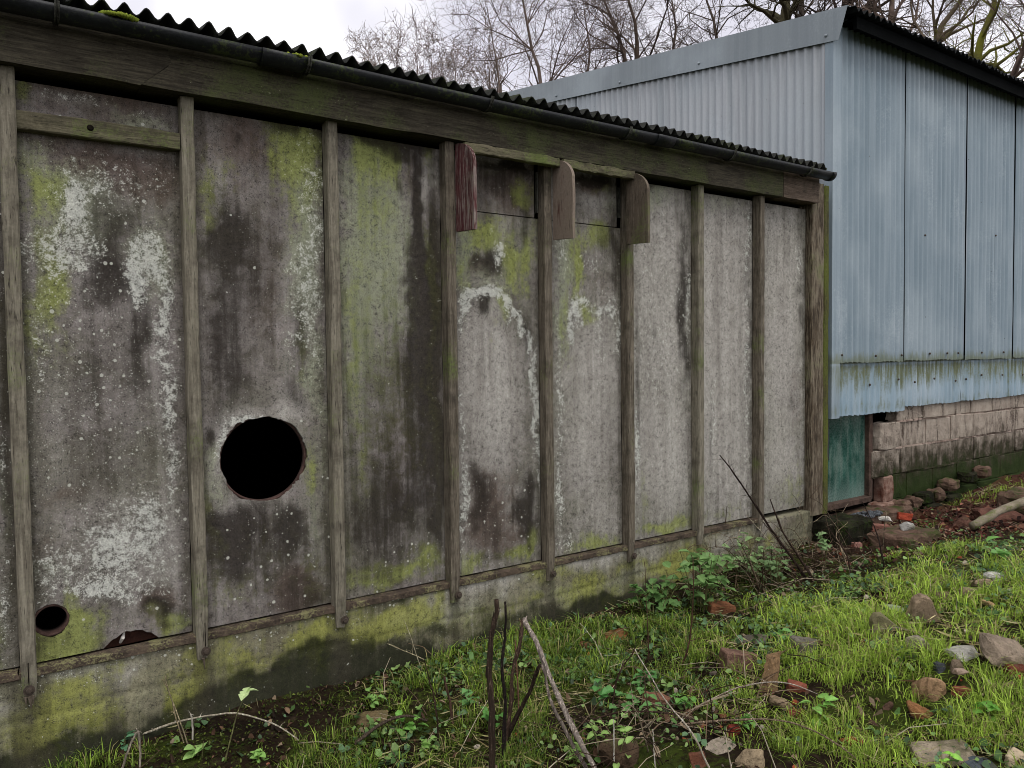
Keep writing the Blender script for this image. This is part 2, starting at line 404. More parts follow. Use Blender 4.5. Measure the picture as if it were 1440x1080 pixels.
ROCKS = [(3.164, -1.983, -0.106, 0.197, 0.174, 'slab', '9a8a78', 'large rough grey brown slab of stone tilted in grass at the right', 'stone'),
 (2.795, -1.886, -0.169, 0.124, 0.107, 'lump', 'b08f6d', 'tan sandstone lump with ridged face beside orange brick chip', 'stone'),
 (2.648, -1.919, -0.2, 0.103, 0.078, 'long', 'a5764f', 'narrow tan brown stone lying aslant below the ridged sandstone lump', 'stone'),
 (2.438, -2.096, -0.203, 0.183, 0.098, 'slab', 'a89a84', 'flat pebbly concrete slab lying in foreground grass', 'concrete slab'),
 (2.554, -2.268, -0.191, 0.082, 0.064, 'lump', 'cbb89a', 'pale cream stone in the bottom right corner', 'stone'),
 (2.465, -2.218, -0.192, 0.136, 0.032, 'slab', '555d62', 'dark slate with shiny edge flat in grass beside the pale cream stone', 'slate'),
 (3.498, -1.521, -0.137, 0.167, 0.113, 'wedge', 'a08c74', 'smooth tan wedge shaped slab standing upright in grass', 'stone'),
 (3.2, -1.484, -0.131, 0.141, 0.083, 'wedge', '86805f', 'olive grey slab standing on edge below the pale green stone', 'stone'),
 (3.586, -1.328, -0.161, 0.106, 0.071, 'slab', '9aa486', 'pale green weathered stone behind the olive grey slab', 'stone'),
 (3.105, -1.667, -0.123, 0.097, 0.06, 'lump', 'a39a86', 'pale rounded stone half sunk in grass below the tan wedge slab', 'stone'),
 (3.141, -1.845, -0.109, 0.128, 0.058, 'slab', 'c3bfb4', 'long whitish stone with a rusty side in bright grass', 'stone'),
 (2.965, -1.827, -0.139, 0.048, 0.051, 'lump', '4d5055', 'small dark slate grey stone above the ridged sandstone', 'stone'),
 (2.991, -1.887, -0.128, 0.05, 0.073, 'lump', '857563', 'small brown stone right of the dark slate grey stone', 'stone'),
 (4.058, -1.502, -0.078, 0.098, 0.066, 'lump', 'a8937c', 'pinkish grey stone left of the white stone on the bank', 'stone'),
 (4.205, -1.507, -0.073, 0.104, 0.063, 'lump', 'cfccc4', 'white stone on the crest of the grassy bank', 'stone'),
 (4.056, -1.622, -0.079, 0.071, 0.05, 'slab', 'b4b8a4', 'small pale green flat stone below the white stone', 'stone'),
 (3.791, -1.663, -0.085, 0.081, 0.041, 'long', 'b69a70', 'tan split stone with a stick across it', 'stone'),
 (2.851, -1.967, -0.148, 0.058, 0.035, 'brick', '8c5540', 'small orange brick chip right of the ridged sandstone', 'brick fragment'),
 (2.91, -1.935, -0.14, 0.049, 0.022, 'slab', 'b09a88', 'flat pinkish chip lying on the orange brick chip', 'stone'),
 (3.107, -2.047, -0.111, 0.076, 0.046, 'brick', '7d4535', 'dark red brick fragment under the large tilted slab', 'brick fragment'),
 (2.994, -2.072, -0.121, 0.048, 0.027, 'lump', '9b7f6d', 'small grey pink stone below the dark red brick fragment', 'stone'),
 (2.627, -1.131, -0.262, 0.146, 0.089, 'brick', '86695a', 'half brick with red top in the grass behind the split log', 'brick fragment'),
 (2.957, -0.954, -0.284, 0.146, 0.056, 'slab', '6d655c', 'dark mossy grey stone behind the red topped half brick', 'stone'),
 (2.927, -1.261, -0.225, 0.149, 0.084, 'lump', '807a6e', 'dark grey weathered lump with pale top alone in grass', 'stone'),
 (2.546, -1.476, -0.233, 0.069, 0.049, 'brick', '8f5644', 'bright orange red brick fragment right of the split log', 'brick fragment'),
 (2.388, -1.513, -0.243, 0.099, 0.055, 'lump', 'a48e74', 'tan crumbled stone below the bright orange brick fragment', 'stone'),
 (2.379, -1.592, -0.246, 0.059, 0.032, 'brick', '84483c', 'small red brick piece right of the tan crumbled stone', 'brick fragment'),
 (2.115, -1.512, -0.264, 0.042, 0.042, 'brick', '8a3c30', 'vivid red brick bit among leaves behind the pale flat stone', 'brick fragment'),
 (2.321, -1.838, -0.232, 0.049, 0.027, 'brick', '8c452d', 'brown red brick bit in foreground grass', 'brick fragment'),
 (2.001, -1.548, -0.271, 0.111, 0.051, 'slab', 'b9ab98', 'pale flat stone under dead stems', 'stone'),
 (1.972, -1.699, -0.256, 0.105, 0.072, 'lump', 'a99679', 'tan rounded stone at the bottom edge below the pale flat stone', 'stone'),
 (1.849, -1.577, -0.273, 0.048, 0.068, 'brick', '8a5a45', 'upright reddish brick edge at the bottom of the picture', 'brick fragment'),
 (4.046, -1.124, -0.146, 0.079, 0.043, 'lump', '8b6b50', 'small brown stone on the near edge of the grassy bank', 'stone'),
 (3.842, -1.444, -0.109, 0.122, 0.05, 'slab', '7b6656', 'flat brown stone with soil on it on the bank', 'stone'),
 (3.919, -1.503, -0.091, 0.086, 0.05, 'lump', '93816c', 'brown stone just left of the pinkish grey stone', 'stone'),
 (3.311, -0.448, -0.341, 0.138, 0.073, 'brick', '8b5d42', 'brown brick chunk in moss near the brambles', 'brick fragment'),
 (2.139, -1.098, -0.323, 0.1, 0.065, 'brick', '8c6450', 'pinkish orange brick behind the pale bent stem', 'brick fragment'),
 (2.599, -0.365, -0.356, 0.127, 0.06, 'slab', '8d5a3a', 'rust brown flat stone in moss left of centre', 'stone'),
 (1.191, -0.383, -0.399, 0.125, 0.066, 'slab', '7d6d4f', 'mossy brown flat stone near the wall foot', 'stone'),
 (1.709, -1.34, -0.312, 0.142, 0.116, 'lump', '5b4a3a', 'big dark brown stone behind pale leaves at the bottom', 'stone'),
 (2.402, -0.338, -0.377, 0.073, 0.033, 'lump', '7f5c40', 'small brown stone in the moss above the tall stalks', 'stone'),
 (5.241, -0.25, -0.263, 0.084, 0.047, 'lump', 'c9c4ba', 'white chip on the left of the broken step', 'stone'),
 (5.139, -0.471, -0.242, 0.1, 0.05, 'lump', 'b3b0aa', 'grey white chip below the red brick on the broken step', 'stone'),
 (5.429, -0.302, -0.256, 0.09, 0.053, 'brick', 'b0503a', 'orange red brick chip lying on the broken step', 'brick fragment'),
 (4.945, -0.305, -0.254, 0.06, 0.045, 'brick', 'a2786c', 'small pink brick crumb below the dark block', 'brick fragment'),
 (5.521, -0.14, -0.253, 0.131, 0.076, 'brick', '96695c', 'pink brown brick rubble above the broken step', 'brick fragment'),
 (5.547, 0.001, -0.24, 0.1, 0.067, 'brick', '8f5e52', 'dusky pink brick crumb beside the dark mossy block', 'brick fragment'),
 (6.306, -0.657, -0.189, 0.329, 0.143, 'lump', '6d4c41', 'crumbled reddish brick heap below the log', 'rubble'),
 (6.058, -0.485, -0.232, 0.186, 0.088, 'lump', '62463b', 'reddish rubble stone left of the brick heap', 'rubble'),
 (5.753, -1.03, -0.126, 0.108, 0.078, 'lump', '735142', 'orange brown rubble stone at the right edge', 'rubble'),
 (4.221, -0.901, -0.199, 0.092, 0.038, 'slab', '6b5545', 'flat brown stone on bare earth below the broken step', 'stone'),
 (3.144, -1.179, -0.208, 0.061, 0.031, 'lump', '8d8271', 'little grey stone in grass above the dark grey weathered lump', 'stone'),
 (3.038, -1.53, -0.146, 0.062, 0.031, 'lump', '8a7d66', 'half buried grey tan stone left of the pale rounded stone', 'stone'),
 (2.623, -1.816, -0.196, 0.042, 0.042, 'lump', '6d5547', 'dark brown clod left of the narrow tan stone', 'stone')]
STEMS = [('thick dark brown dead stalk standing tallest in the foreground', '3d3127', 0.0134, 0.55, [(1.343, -1.057, -0.424),
 (1.353, -1.052, -0.142),
 (1.362, -1.051, 0.011),
 (1.371, -1.051, 0.139),
 (1.381, -1.052, 0.259)]),
 ('thin black dead stalk just right of the thickest stalk', '241c19', 0.0073, 0.5, [(1.428, -1.0, -0.424),
 (1.443, -1.001, -0.186),
 (1.447, -0.995, -0.002),
 (1.456, -0.994, 0.13),
 (1.458, -0.992, 0.22)]),
 ('dark brown dead stalk leaning up to the peak of the pale broken stem', '44352a', 0.0088, 0.6, [(1.465, -0.946, -0.418),
 (1.519, -0.928, -0.235),
 (1.56, -0.901, -0.088),
 (1.61, -0.881, 0.036),
 (1.647, -0.856, 0.078)]),
 ('pale grey broken stem bent over from its peak to the ground', '8d8278', 0.0098, 0.9, [(1.613, -1.365, -0.366),
 (1.555, -1.243, -0.151),
 (1.546, -1.158, -0.051),
 (1.536, -1.071, 0.082),
 (1.543, -1.0, 0.14)]),
 ('dark stub of a stalk leaning right beside the tall stalks', '33271f', 0.009, 0.8, [(1.487, -0.889, -0.422),
 (1.518, -0.953, -0.267),
 (1.55, -1.018, -0.128),
 (1.562, -1.07, -0.018)]),
 ('reddish brown thin stalk behind the tall stalks', '5b4032', 0.0046, 0.6, [(1.474, -1.063, -0.419),
 (1.585, -0.895, -0.352),
 (1.698, -0.724, -0.242),
 (1.809, -0.553, -0.137)]),
 ('second pale grey stem lying along the bent broken stem', '796e64', 0.0075, 0.6, [(1.622, -1.298, -0.381),
 (1.553, -1.245, -0.227),
 (1.506, -1.205, -0.075),
 (1.483, -1.183, 0.038)]),
 ('pale upright dead stem at the bottom left', '9a8f80', 0.0043, 0.9, [(0.332, -0.209, -0.446),
 (0.333, -0.205, -0.313),
 (0.331, -0.2, -0.254)]),
 ('pale leaning dead stem propped against the bottom left upright', '8f8575', 0.0048, 0.8, [(0.263, -0.16, -0.445),
 (0.301, -0.159, -0.336),
 (0.337, -0.157, -0.276)]),
 ('long pale arching dead stem along the wall foot', 'aaa08c', 0.0046, 0.6, [(0.382, 0.014, -0.369),
 (0.498, -0.049, -0.328),
 (0.624, -0.095, -0.317),
 (0.719, -0.161, -0.316),
 (0.805, -0.301, -0.326),
 (0.874, -0.393, -0.376)]),
 ('pair of thin tan stalks rising against the wall foot', '8f8468', 0.0031, 0.6, [(0.517, -0.184, -0.418),
 (0.49, -0.161, -0.295),
 (0.459, -0.135, -0.183),
 (0.444, -0.12, -0.1)]),
 ('thin tan stalk next to the pair against the wall foot', '8c7f63', 0.0028, 0.6, [(0.509, -0.148, -0.417),
 (0.48, -0.123, -0.279),
 (0.46, -0.104, -0.18),
 (0.439, -0.087, -0.124)]),
 ('short white snapped stem by the wall foot', 'bdb6a6', 0.0039, 0.9, [(0.534, -0.141, -0.413),
 (0.534, -0.138, -0.317),
 (0.531, -0.134, -0.272)]),
 ('forked thin dark twig in the grass left of the stalks', '3a2c22', 0.0042, 0.4, [(1.336, -0.693, -0.457),
 (1.334, -0.684, -0.276),
 (1.312, -0.663, -0.149),
 (1.301, -0.651, -0.072)]),
 ('brown stub of stalk in the grass left of the tall stalks', '4d3a2e', 0.0066, 0.7, [(1.454, -0.622, -0.434),
 (1.438, -0.606, -0.291),
 (1.425, -0.591, -0.193)]),
 ('long pale straw stem slanting down to the right of centre', 'b8ad98', 0.0038, 0.5, [(1.848, -1.649, -0.298),
 (1.794, -1.605, -0.139),
 (1.72, -1.547, -0.02),
 (1.684, -1.518, 0.064),
 (1.644, -1.486, 0.152)]),
 ('dark bramble stem meeting the top of the pale straw stem', '3e2e25', 0.0045, 0.5, [(1.887, -1.093, -0.373),
 (1.899, -1.097, -0.235),
 (1.926, -1.11, -0.123),
 (1.974, -1.14, -0.036)]),
 ('dark upright bramble stem behind the red topped half brick', '4a3428', 0.0051, 0.4, [(2.421, -0.941, -0.344),
 (2.464, -0.966, -0.209),
 (2.486, -0.976, -0.097),
 (2.499, -0.977, 0.064),
 (2.496, -0.967, 0.224)]),
 ('thin upright stem left of the leafy bramble clump', '4e3a2c', 0.0037, 0.4, [(2.475, -0.717, -0.381),
 (2.477, -0.712, -0.205),
 (2.475, -0.704, -0.069),
 (2.474, -0.693, 0.136)]),
 ('long brown stem lying across the bottom of the rubble', '7b6a58', 0.0044, 0.5, [(1.98, -1.387, -0.24),
 (2.103, -1.516, -0.208),
 (2.192, -1.663, -0.181),
 (2.204, -1.823, -0.175),
 (2.204, -1.964, -0.209)]),
 ('pale grey stem crossing the lower rubble', 'a3988a', 0.0036, 0.5, [(2.173, -1.303, -0.251),
 (2.312, -1.381, -0.189),
 (2.443, -1.484, -0.169),
 (2.527, -1.585, -0.201)]),
 ('dark stem on the ground under the orange brick', '43332a', 0.0043, 0.6, [(1.784, -1.028, -0.327),
 (1.88, -1.149, -0.258),
 (1.962, -1.333, -0.214),
 (2.051, -1.461, -0.237)]),
 ('white straw stem standing among the lower leaves', 'c5bdab', 0.003, 0.6, [(1.647, -1.37, -0.357),
 (1.654, -1.371, -0.231),
 (1.655, -1.367, -0.137)]),
 ('pale thin straw at the bottom centre right', 'b8b09e', 0.0031, 0.6, [(1.728, -1.505, -0.336),
 (1.721, -1.496, -0.199),
 (1.719, -1.492, -0.139)]),
 ('pale straw slanting through the pale flat stone', 'b8ab93', 0.003, 0.6, [(1.886, -1.706, -0.297),
 (1.869, -1.69, -0.187),
 (1.858, -1.679, -0.116)]),
 ('tall dark bramble cane leaning left over the end of the plinth', '30241e', 0.0095, 0.35, [(4.193, -0.441, -0.359),
 (4.087, -0.359, -0.159),
 (3.982, -0.276, 0.046),
 (3.877, -0.192, 0.251),
 (3.744, -0.088, 0.479)]),
 ('second dark bramble cane leaning left below the tallest cane', '382a22', 0.0081, 0.35, [(4.208, -0.481, -0.352),
 (4.12, -0.413, -0.176),
 (4.033, -0.344, 0.005),
 (3.977, -0.295, 0.2)]),
 ('dark bramble cane rising behind the leafy clump', '3a2b22', 0.0057, 0.35, [(3.909, 0.033, -0.349),
 (3.927, 0.03, -0.119),
 (3.946, 0.028, 0.108)]),
 ('pale bramble cane arching low over the plinth end', 'a89d88', 0.0042, 0.4, [(4.281, -0.276, -0.343),
 (4.152, -0.178, -0.137),
 (4.079, -0.121, -0.028),
 (4.023, -0.078, 0.053)]),
 ('dark bramble cane in front of the dark mossy block', '3c2d25', 0.0056, 0.35, [(4.188, -0.733, -0.289),
 (4.157, -0.705, -0.098),
 (4.098, -0.657, 0.023),
 (4.058, -0.626, 0.097)]),
 ('forked pale cane in front of the dark mossy block', '8a7c66', 0.005, 0.35, [(4.453, -0.554, -0.31),
 (4.399, -0.508, -0.109),
 (4.386, -0.495, -0.04),
 (4.448, -0.536, 0.028)]),
 ('dark cane crossing the broken step', '2e231e', 0.0052, 0.4, [(4.396, -0.816, -0.241),
 (4.37, -0.789, -0.027),
 (4.335, -0.758, 0.104),
 (4.292, -0.723, 0.213)]),
 ('thin dark cane left of the tallest bramble cane', '40302a', 0.0046, 0.4, [(4.19, -0.366, -0.363),
 (4.273, -0.173, -0.18),
 (4.29, 0.07, 0.018),
 (4.333, 0.289, 0.132)]),
 ('dead bramble cane fallen over the brush pile', '5b4a3c', 0.0058, 0.5, [(4.422, -0.393, -0.276),
 (4.374, -0.212, -0.216),
 (4.386, 0.023, -0.234),
 (4.113, 0.08, -0.28)]),
 ('grey dead stem on the ground beside the mossy flat stone', '4b4035', 0.0072, 0.6, [(1.047, -0.545, -0.38),
 (1.169, -0.545, -0.331),
 (1.283, -0.539, -0.338),
 (1.363, -0.546, -0.378)]),
 ('thin pale straw in the moss above the bent stem', 'b0a78e', 0.0028, 0.5, [(2.342, -0.577, -0.412),
 (2.297, -0.54, -0.268),
 (2.236, -0.492, -0.168)]),
 ('thin pale straw at the crest of the bank on the right', 'b7b07a', 0.0041, 0.4, [(4.35, -1.59, -0.116),
 (4.306, -1.556, -0.0),
 (4.272, -1.529, 0.056)]),
 ('dry fan of thin stems against the plinth', 'a89f84', 0.0027, 0.4, [(1.595, -0.108, -0.418),
 (1.561, -0.081, -0.293),
 (1.537, -0.059, -0.19),
 (1.519, -0.043, -0.129)]),
 ('upper dry twig spreading left from the forked dark twig', 'a09678', 0.0023, 0.4, [(1.301, -0.651, -0.072),
 (1.262, -0.623, -0.049),
 (1.217, -0.59, -0.026),
 (1.183, -0.565, -0.006)])]
PLANTS = [(3.237, -0.371, -0.341, 0.346, 0.204, 0.0693, 95, '6f8f55', 'large leafy bramble clump against the end of the plinth', 'bramble'),
 (2.987, -0.252, -0.363, 0.222, 0.161, 0.0565, 60, '5f8049', 'low leafy bramble left of the large clump', 'bramble'),
 (1.681, -1.327, -0.322, 0.164, 0.095, 0.0379, 34, '8fae62', 'pale green leafy plant at the bottom beside the bent stem', 'plant'),
 (1.606, -1.239, -0.344, 0.102, 0.051, 0.0332, 16, '86a45a', 'pale leafy seedling left of the pale green plant', 'plant'),
 (0.599, -0.322, -0.406, 0.272, 0.022, 0.0462, 4, 'c2d79a', 'single tall weed with a pale three part leaf on its tip', 'weed'),
 (0.538, -0.261, -0.386, 0.076, 0.035, 0.0437, 8, '93b56a', 'low pale green weed at the foot of the thin tan stalks', 'weed'),
 (0.735, -0.406, -0.414, 0.06, 0.041, 0.0327, 10, '86ad5c', 'small green weed under the arching stem', 'weed'),
 (1.239, -0.257, -0.396, 0.093, 0.071, 0.0372, 14, '7fa45a', 'clover like weed beside the mossy flat stone', 'weed'),
 (1.549, -0.553, -0.386, 0.11, 0.061, 0.0396, 10, '6d9a5c', 'grey green weed left of the tall stalks', 'weed'),
 (1.265, -0.723, -0.425, 0.083, 0.055, 0.0387, 9, '84a85a', 'bright weed in the foreground left of the tall stalks', 'weed'),
 (2.012, -0.919, -0.347, 0.078, 0.06, 0.0512, 11, '5c8f4e', 'dock like weed behind the dark bramble stem', 'weed'),
 (2.302, -0.925, -0.328, 0.076, 0.063, 0.0442, 12, '608f52', 'green weed behind the pinkish orange brick', 'weed'),
 (2.373, -1.68, -0.237, 0.105, 0.042, 0.0446, 8, '84b25a', 'bright green weed beside the small red brick piece', 'weed'),
 (2.17, -1.526, -0.258, 0.068, 0.053, 0.0421, 10, '76a456', 'green weed next to the vivid red brick bit', 'weed'),
 (2.951, -1.089, -0.25, 0.088, 0.068, 0.054, 9, '6c9c56', 'green weed right of the dark mossy grey stone', 'weed'),
 (2.149, -1.232, -0.297, 0.074, 0.057, 0.0398, 12, '6a9a4c', 'leafy weed right of the pinkish orange brick', 'weed'),
 (0.311, 0.008, -0.396, 0.051, 0.051, 0.0337, 12, '5f8a66', 'blue green weed at the foot of the plinth on the left', 'weed'),
 (4.729, -1.313, -0.084, 0.083, 0.124, 0.0746, 10, '6d9a50', 'broad leaved weed behind the grassy bank', 'weed'),
 (4.422, -0.393, -0.301, 0.234, 0.07, 0.0515, 14, '7f9a6a', 'grey leaved bramble shoots below the dark mossy block', 'bramble'),
 (3.951, -0.352, -0.342, 0.223, 0.212, 0.0491, 60, '6a8456', 'low bramble among dead canes', 'bramble'),
 (3.888, -0.185, -0.325, 0.274, 0.182, 0.0547, 60, '7f9a66', 'pale bramble regrowth among the canes right of the leafy clump', 'bramble'),
 (2.026, -1.117, -0.335, 0.098, 0.1, 0.043, 26, '5f8a4c', 'spreading weed beneath the white straw stems', 'weed'),
 (1.585, -0.744, -0.384, 0.088, 0.073, 0.0379, 16, '5f9048', 'dark green weed at the foot of the tall stalks', 'weed'),
 (1.269, -0.535, -0.404, 0.076, 0.073, 0.0378, 14, '76a850', 'low weed in front of the mossy flat stone', 'weed'),
 (2.766, -2.098, -0.166, 0.075, 0.075, 0.0352, 14, '6ca044', 'dark leafy weed patch right of the tan stones', 'weed'),
 (2.378, -2.127, -0.202, 0.055, 0.034, 0.0297, 7, '8fc352', 'small weed in front of the pebbly slab', 'weed')]
GRASS = [(3.468, -1.35, 0.55, 1.0, 1.0),
 (3.616, -0.913, 0.35, 0.9, 1.0),
 (3.225, -1.702, 0.5, 1.0, 1.0),
 (3.589, -1.773, 0.4, 0.9, 1.0),
 (2.893, -1.667, 0.45, 1.0, 1.0),
 (2.82, -1.392, 0.35, 0.9, 1.0),
 (2.863, -2.079, 0.35, 0.8, 0.8),
 (2.537, -1.726, 0.35, 0.8, 0.9),
 (2.533, -1.992, 0.35, 0.7, 0.9),
 (2.153, -1.691, 0.25, 0.4, 0.5),
 (4.691, -1.031, 0.3, 0.9, 0.6),
 (4.855, -1.181, 0.3, 0.9, 0.8),
 (4.624, -1.483, 0.5, 0.9, 0.9),
 (3.879, -1.123, 0.35, 0.9, 1.0),
 (3.645, -1.837, 0.3, 0.9, 0.9),
 (2.006, -0.054, 0.28, 0.9, 0.5),
 (1.766, -0.1, 0.2, 0.8, 0.5),
 (2.285, -0.11, 0.25, 0.8, 0.45),
 (2.314, -0.424, 0.3, 0.7, 0.4),
 (1.325, -0.36, 0.25, 0.8, 0.45),
 (1.528, -0.245, 0.2, 0.8, 0.45),
 (1.091, -0.514, 0.2, 0.7, 0.45),
 (1.671, -0.504, 0.25, 0.8, 0.45),
 (2.207, -0.75, 0.25, 0.6, 0.45),
 (1.368, -0.654, 0.3, 1.0, 0.5),
 (1.138, -0.609, 0.25, 0.9, 0.4),
 (1.743, -0.725, 0.25, 0.7, 0.4),
 (2.641, -0.491, 0.35, 0.6, 0.4),
 (2.794, -0.689, 0.35, 0.6, 0.45),
 (2.406, -0.997, 0.3, 0.5, 0.45),
 (3.098, -0.664, 0.35, 0.5, 0.5),
 (2.5, -1.268, 0.25, 0.5, 0.6),
 (1.608, -1.093, 0.2, 0.6, 0.35),
 (0.193, -0.044, 0.15, 0.8, 0.5),
 (0.08, 0.01, 0.12, 0.8, 0.5),
 (0.902, -0.473, 0.2, 0.5, 0.4),
 (6.922, -0.026, 0.25, 0.9, 0.6),
 (5.873, -0.362, 0.12, 0.5, 0.5),
 (7.627, -0.225, 0.4, 0.9, 0.7),
 (7.183, 0.354, 0.15, 0.5, 0.6),
 (1.457, -0.934, 0.2, 0.7, 0.3)]
BARE = [(4.388, -0.798, 0.3, 1.0),
 (5.389, -0.699, 0.4, 0.9),
 (6.655, -0.377, 0.5, 0.8),
 (4.573, -0.4, 0.3, 0.9),
 (4.017, -0.46, 0.35, 0.8),
 (0.908, -0.122, 0.4, 0.9),
 (0.624, -0.095, 0.3, 0.9),
 (1.182, 0.004, 0.2, 0.7),
 (1.803, -1.27, 0.2, 0.6),
 (1.914, -1.378, 0.2, 0.7),
 (2.603, -1.827, 0.2, 0.8),
 (2.23, -1.379, 0.15, 0.4),
 (1.486, -0.039, 0.1, 0.3)]
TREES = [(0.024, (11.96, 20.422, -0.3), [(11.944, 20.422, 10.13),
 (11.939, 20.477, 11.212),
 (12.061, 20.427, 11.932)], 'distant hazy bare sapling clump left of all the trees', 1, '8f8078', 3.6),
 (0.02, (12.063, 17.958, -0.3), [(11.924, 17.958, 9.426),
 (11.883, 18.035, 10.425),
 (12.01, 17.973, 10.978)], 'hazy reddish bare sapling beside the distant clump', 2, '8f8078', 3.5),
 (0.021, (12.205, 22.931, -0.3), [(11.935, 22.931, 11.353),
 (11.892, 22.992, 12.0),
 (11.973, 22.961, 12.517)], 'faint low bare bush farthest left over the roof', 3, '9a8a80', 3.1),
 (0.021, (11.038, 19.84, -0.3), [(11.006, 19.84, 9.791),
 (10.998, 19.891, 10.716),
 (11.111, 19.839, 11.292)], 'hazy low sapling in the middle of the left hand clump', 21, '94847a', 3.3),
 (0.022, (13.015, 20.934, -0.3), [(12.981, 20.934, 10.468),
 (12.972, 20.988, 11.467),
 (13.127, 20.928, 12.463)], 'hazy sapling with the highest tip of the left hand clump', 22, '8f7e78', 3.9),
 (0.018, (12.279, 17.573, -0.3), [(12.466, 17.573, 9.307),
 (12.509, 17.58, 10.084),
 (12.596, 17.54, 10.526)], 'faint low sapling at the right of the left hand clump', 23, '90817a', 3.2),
 (0.031, (10.961, 12.559, -0.3), [(10.771, 12.559, 7.417),
 (10.722, 12.628, 8.121),
 (10.612, 12.756, 9.176),
 (10.548, 12.834, 9.88)], 'thin bare tree left of the forked one over the roof', 24, '766860', 6),
 (0.035, (12.161, 11.36, -0.3), [(12.512, 11.36, 7.832),
 (12.609, 11.329, 8.622),
 (12.522, 11.433, 9.501),
 (12.487, 11.491, 10.204)], 'thin straight bare tree between the forked and the slender trees', 25, '6c5f58', 6),
 (0.042, (14.654, 10.87, -0.3), [(15.01, 10.87, 8.621),
 (15.115, 10.84, 9.545),
 (15.063, 10.913, 10.285),
 (15.138, 10.905, 11.209)], 'thin bare tree right of the upright one above the flashing', 26, '665a52', 6),
 (0.036, (8.659, 7.957, -0.3), [(8.509, 7.957, 5.822),
 (8.472, 8.008, 6.34),
 (8.387, 8.083, 6.665),
 (8.278, 8.203, 7.573),
 (8.157, 8.345, 8.739)], 'bare tree with forked trunk rising where the two roofs meet', 4, '6e6058', 7),
 (0.044, (11.358, 8.58, -0.3), [(11.189, 8.58, 6.988),
 (11.165, 8.615, 7.358),
 (11.07, 8.703, 7.804),
 (10.873, 8.873, 8.472),
 (10.548, 9.158, 9.66)], 'slender bare tree leaning left over the flashing', 5, '5c4f48', 6),
 (0.045, (10.523, 7.717, -0.3), [(10.653, 7.717, 6.648),
 (10.681, 7.723, 7.175),
 (10.661, 7.757, 7.591),
 (10.572, 7.84, 8.008),
 (10.43, 7.999, 9.259)], 'upright bare tree just right of the slender leaning one', 6, '54483f', 7),
 (0.102, (14.622, 7.339, -0.3), [(14.803, 7.339, 8.414),
 (14.831, 7.342, 8.885),
 (14.928, 7.342, 10.298)], 'thick dark trunked bare tree above the middle of the flashing', 7, '55503c', 6),
 (0.067, (15.789, 7.748, -0.3), [(15.998, 7.748, 8.92),
 (16.025, 7.749, 9.336),
 (16.155, 7.73, 10.832)], 'straight bare tree right of the thick dark trunk', 8, '5d544c', 6),
 (0.067, (14.663, 5.996, -0.3), [(14.963, 5.996, 8.238),
 (14.981, 5.992, 8.415),
 (15.031, 6.014, 9.598)], 'dark bare tree at the peak of the tin building', 9, '3e3631', 6),
 (0.059, (14.234, 5.755, -0.3), [(15.299, 5.755, 8.115),
 (15.432, 5.68, 8.483),
 (15.763, 5.508, 9.736)], 'bare tree leaning right just behind the tin roof edge', 10, '5a5048', 6),
 (0.062, (14.538, 4.894, -0.3), [(14.735, 4.894, 7.396),
 (14.775, 4.892, 7.95),
 (14.838, 4.908, 9.197)], 'pale brown upright bare tree behind the tin roof', 11, '7a6a60', 6),
 (0.058, (13.734, 3.862, -0.3), [(14.412, 3.862, 6.646),
 (14.52, 3.805, 7.033),
 (14.82, 3.616, 7.482),
 (15.257, 3.36, 8.511)], 'bare tree forking low above the tin roof', 12, '6d6152', 6),
 (0.069, (12.908, 2.713, -0.3), [(13.375, 2.713, 5.76),
 (13.463, 2.67, 6.163),
 (13.641, 2.571, 6.681),
 (13.809, 2.492, 7.487)], 'mossy green trunked bare tree at the upper right', 13, '6d6a3a', 6),
 (0.05, (12.679, 2.134, -0.3), [(13.3, 2.134, 5.346),
 (13.421, 2.068, 5.733),
 (13.677, 1.918, 6.34),
 (13.869, 1.826, 7.225)], 'brown bare tree leaning right at the right edge', 14, '6a5a50', 6),
 (0.023, (11.143, 13.554, -0.3), [(11.118, 13.554, 7.751),
 (11.111, 13.595, 8.491),
 (11.014, 13.699, 9.232)], 'small bare tree low over the roof left of the forked one', 15, '86766c', 4.5),
 (0.044, (15.482, 9.513, -0.3), [(15.2, 9.513, 8.586),
 (15.136, 9.592, 9.289),
 (14.957, 9.751, 9.994),
 (14.841, 9.875, 10.875)], 'thin bare tree in the gap left of the thick trunk', 16, '62564e', 6)]

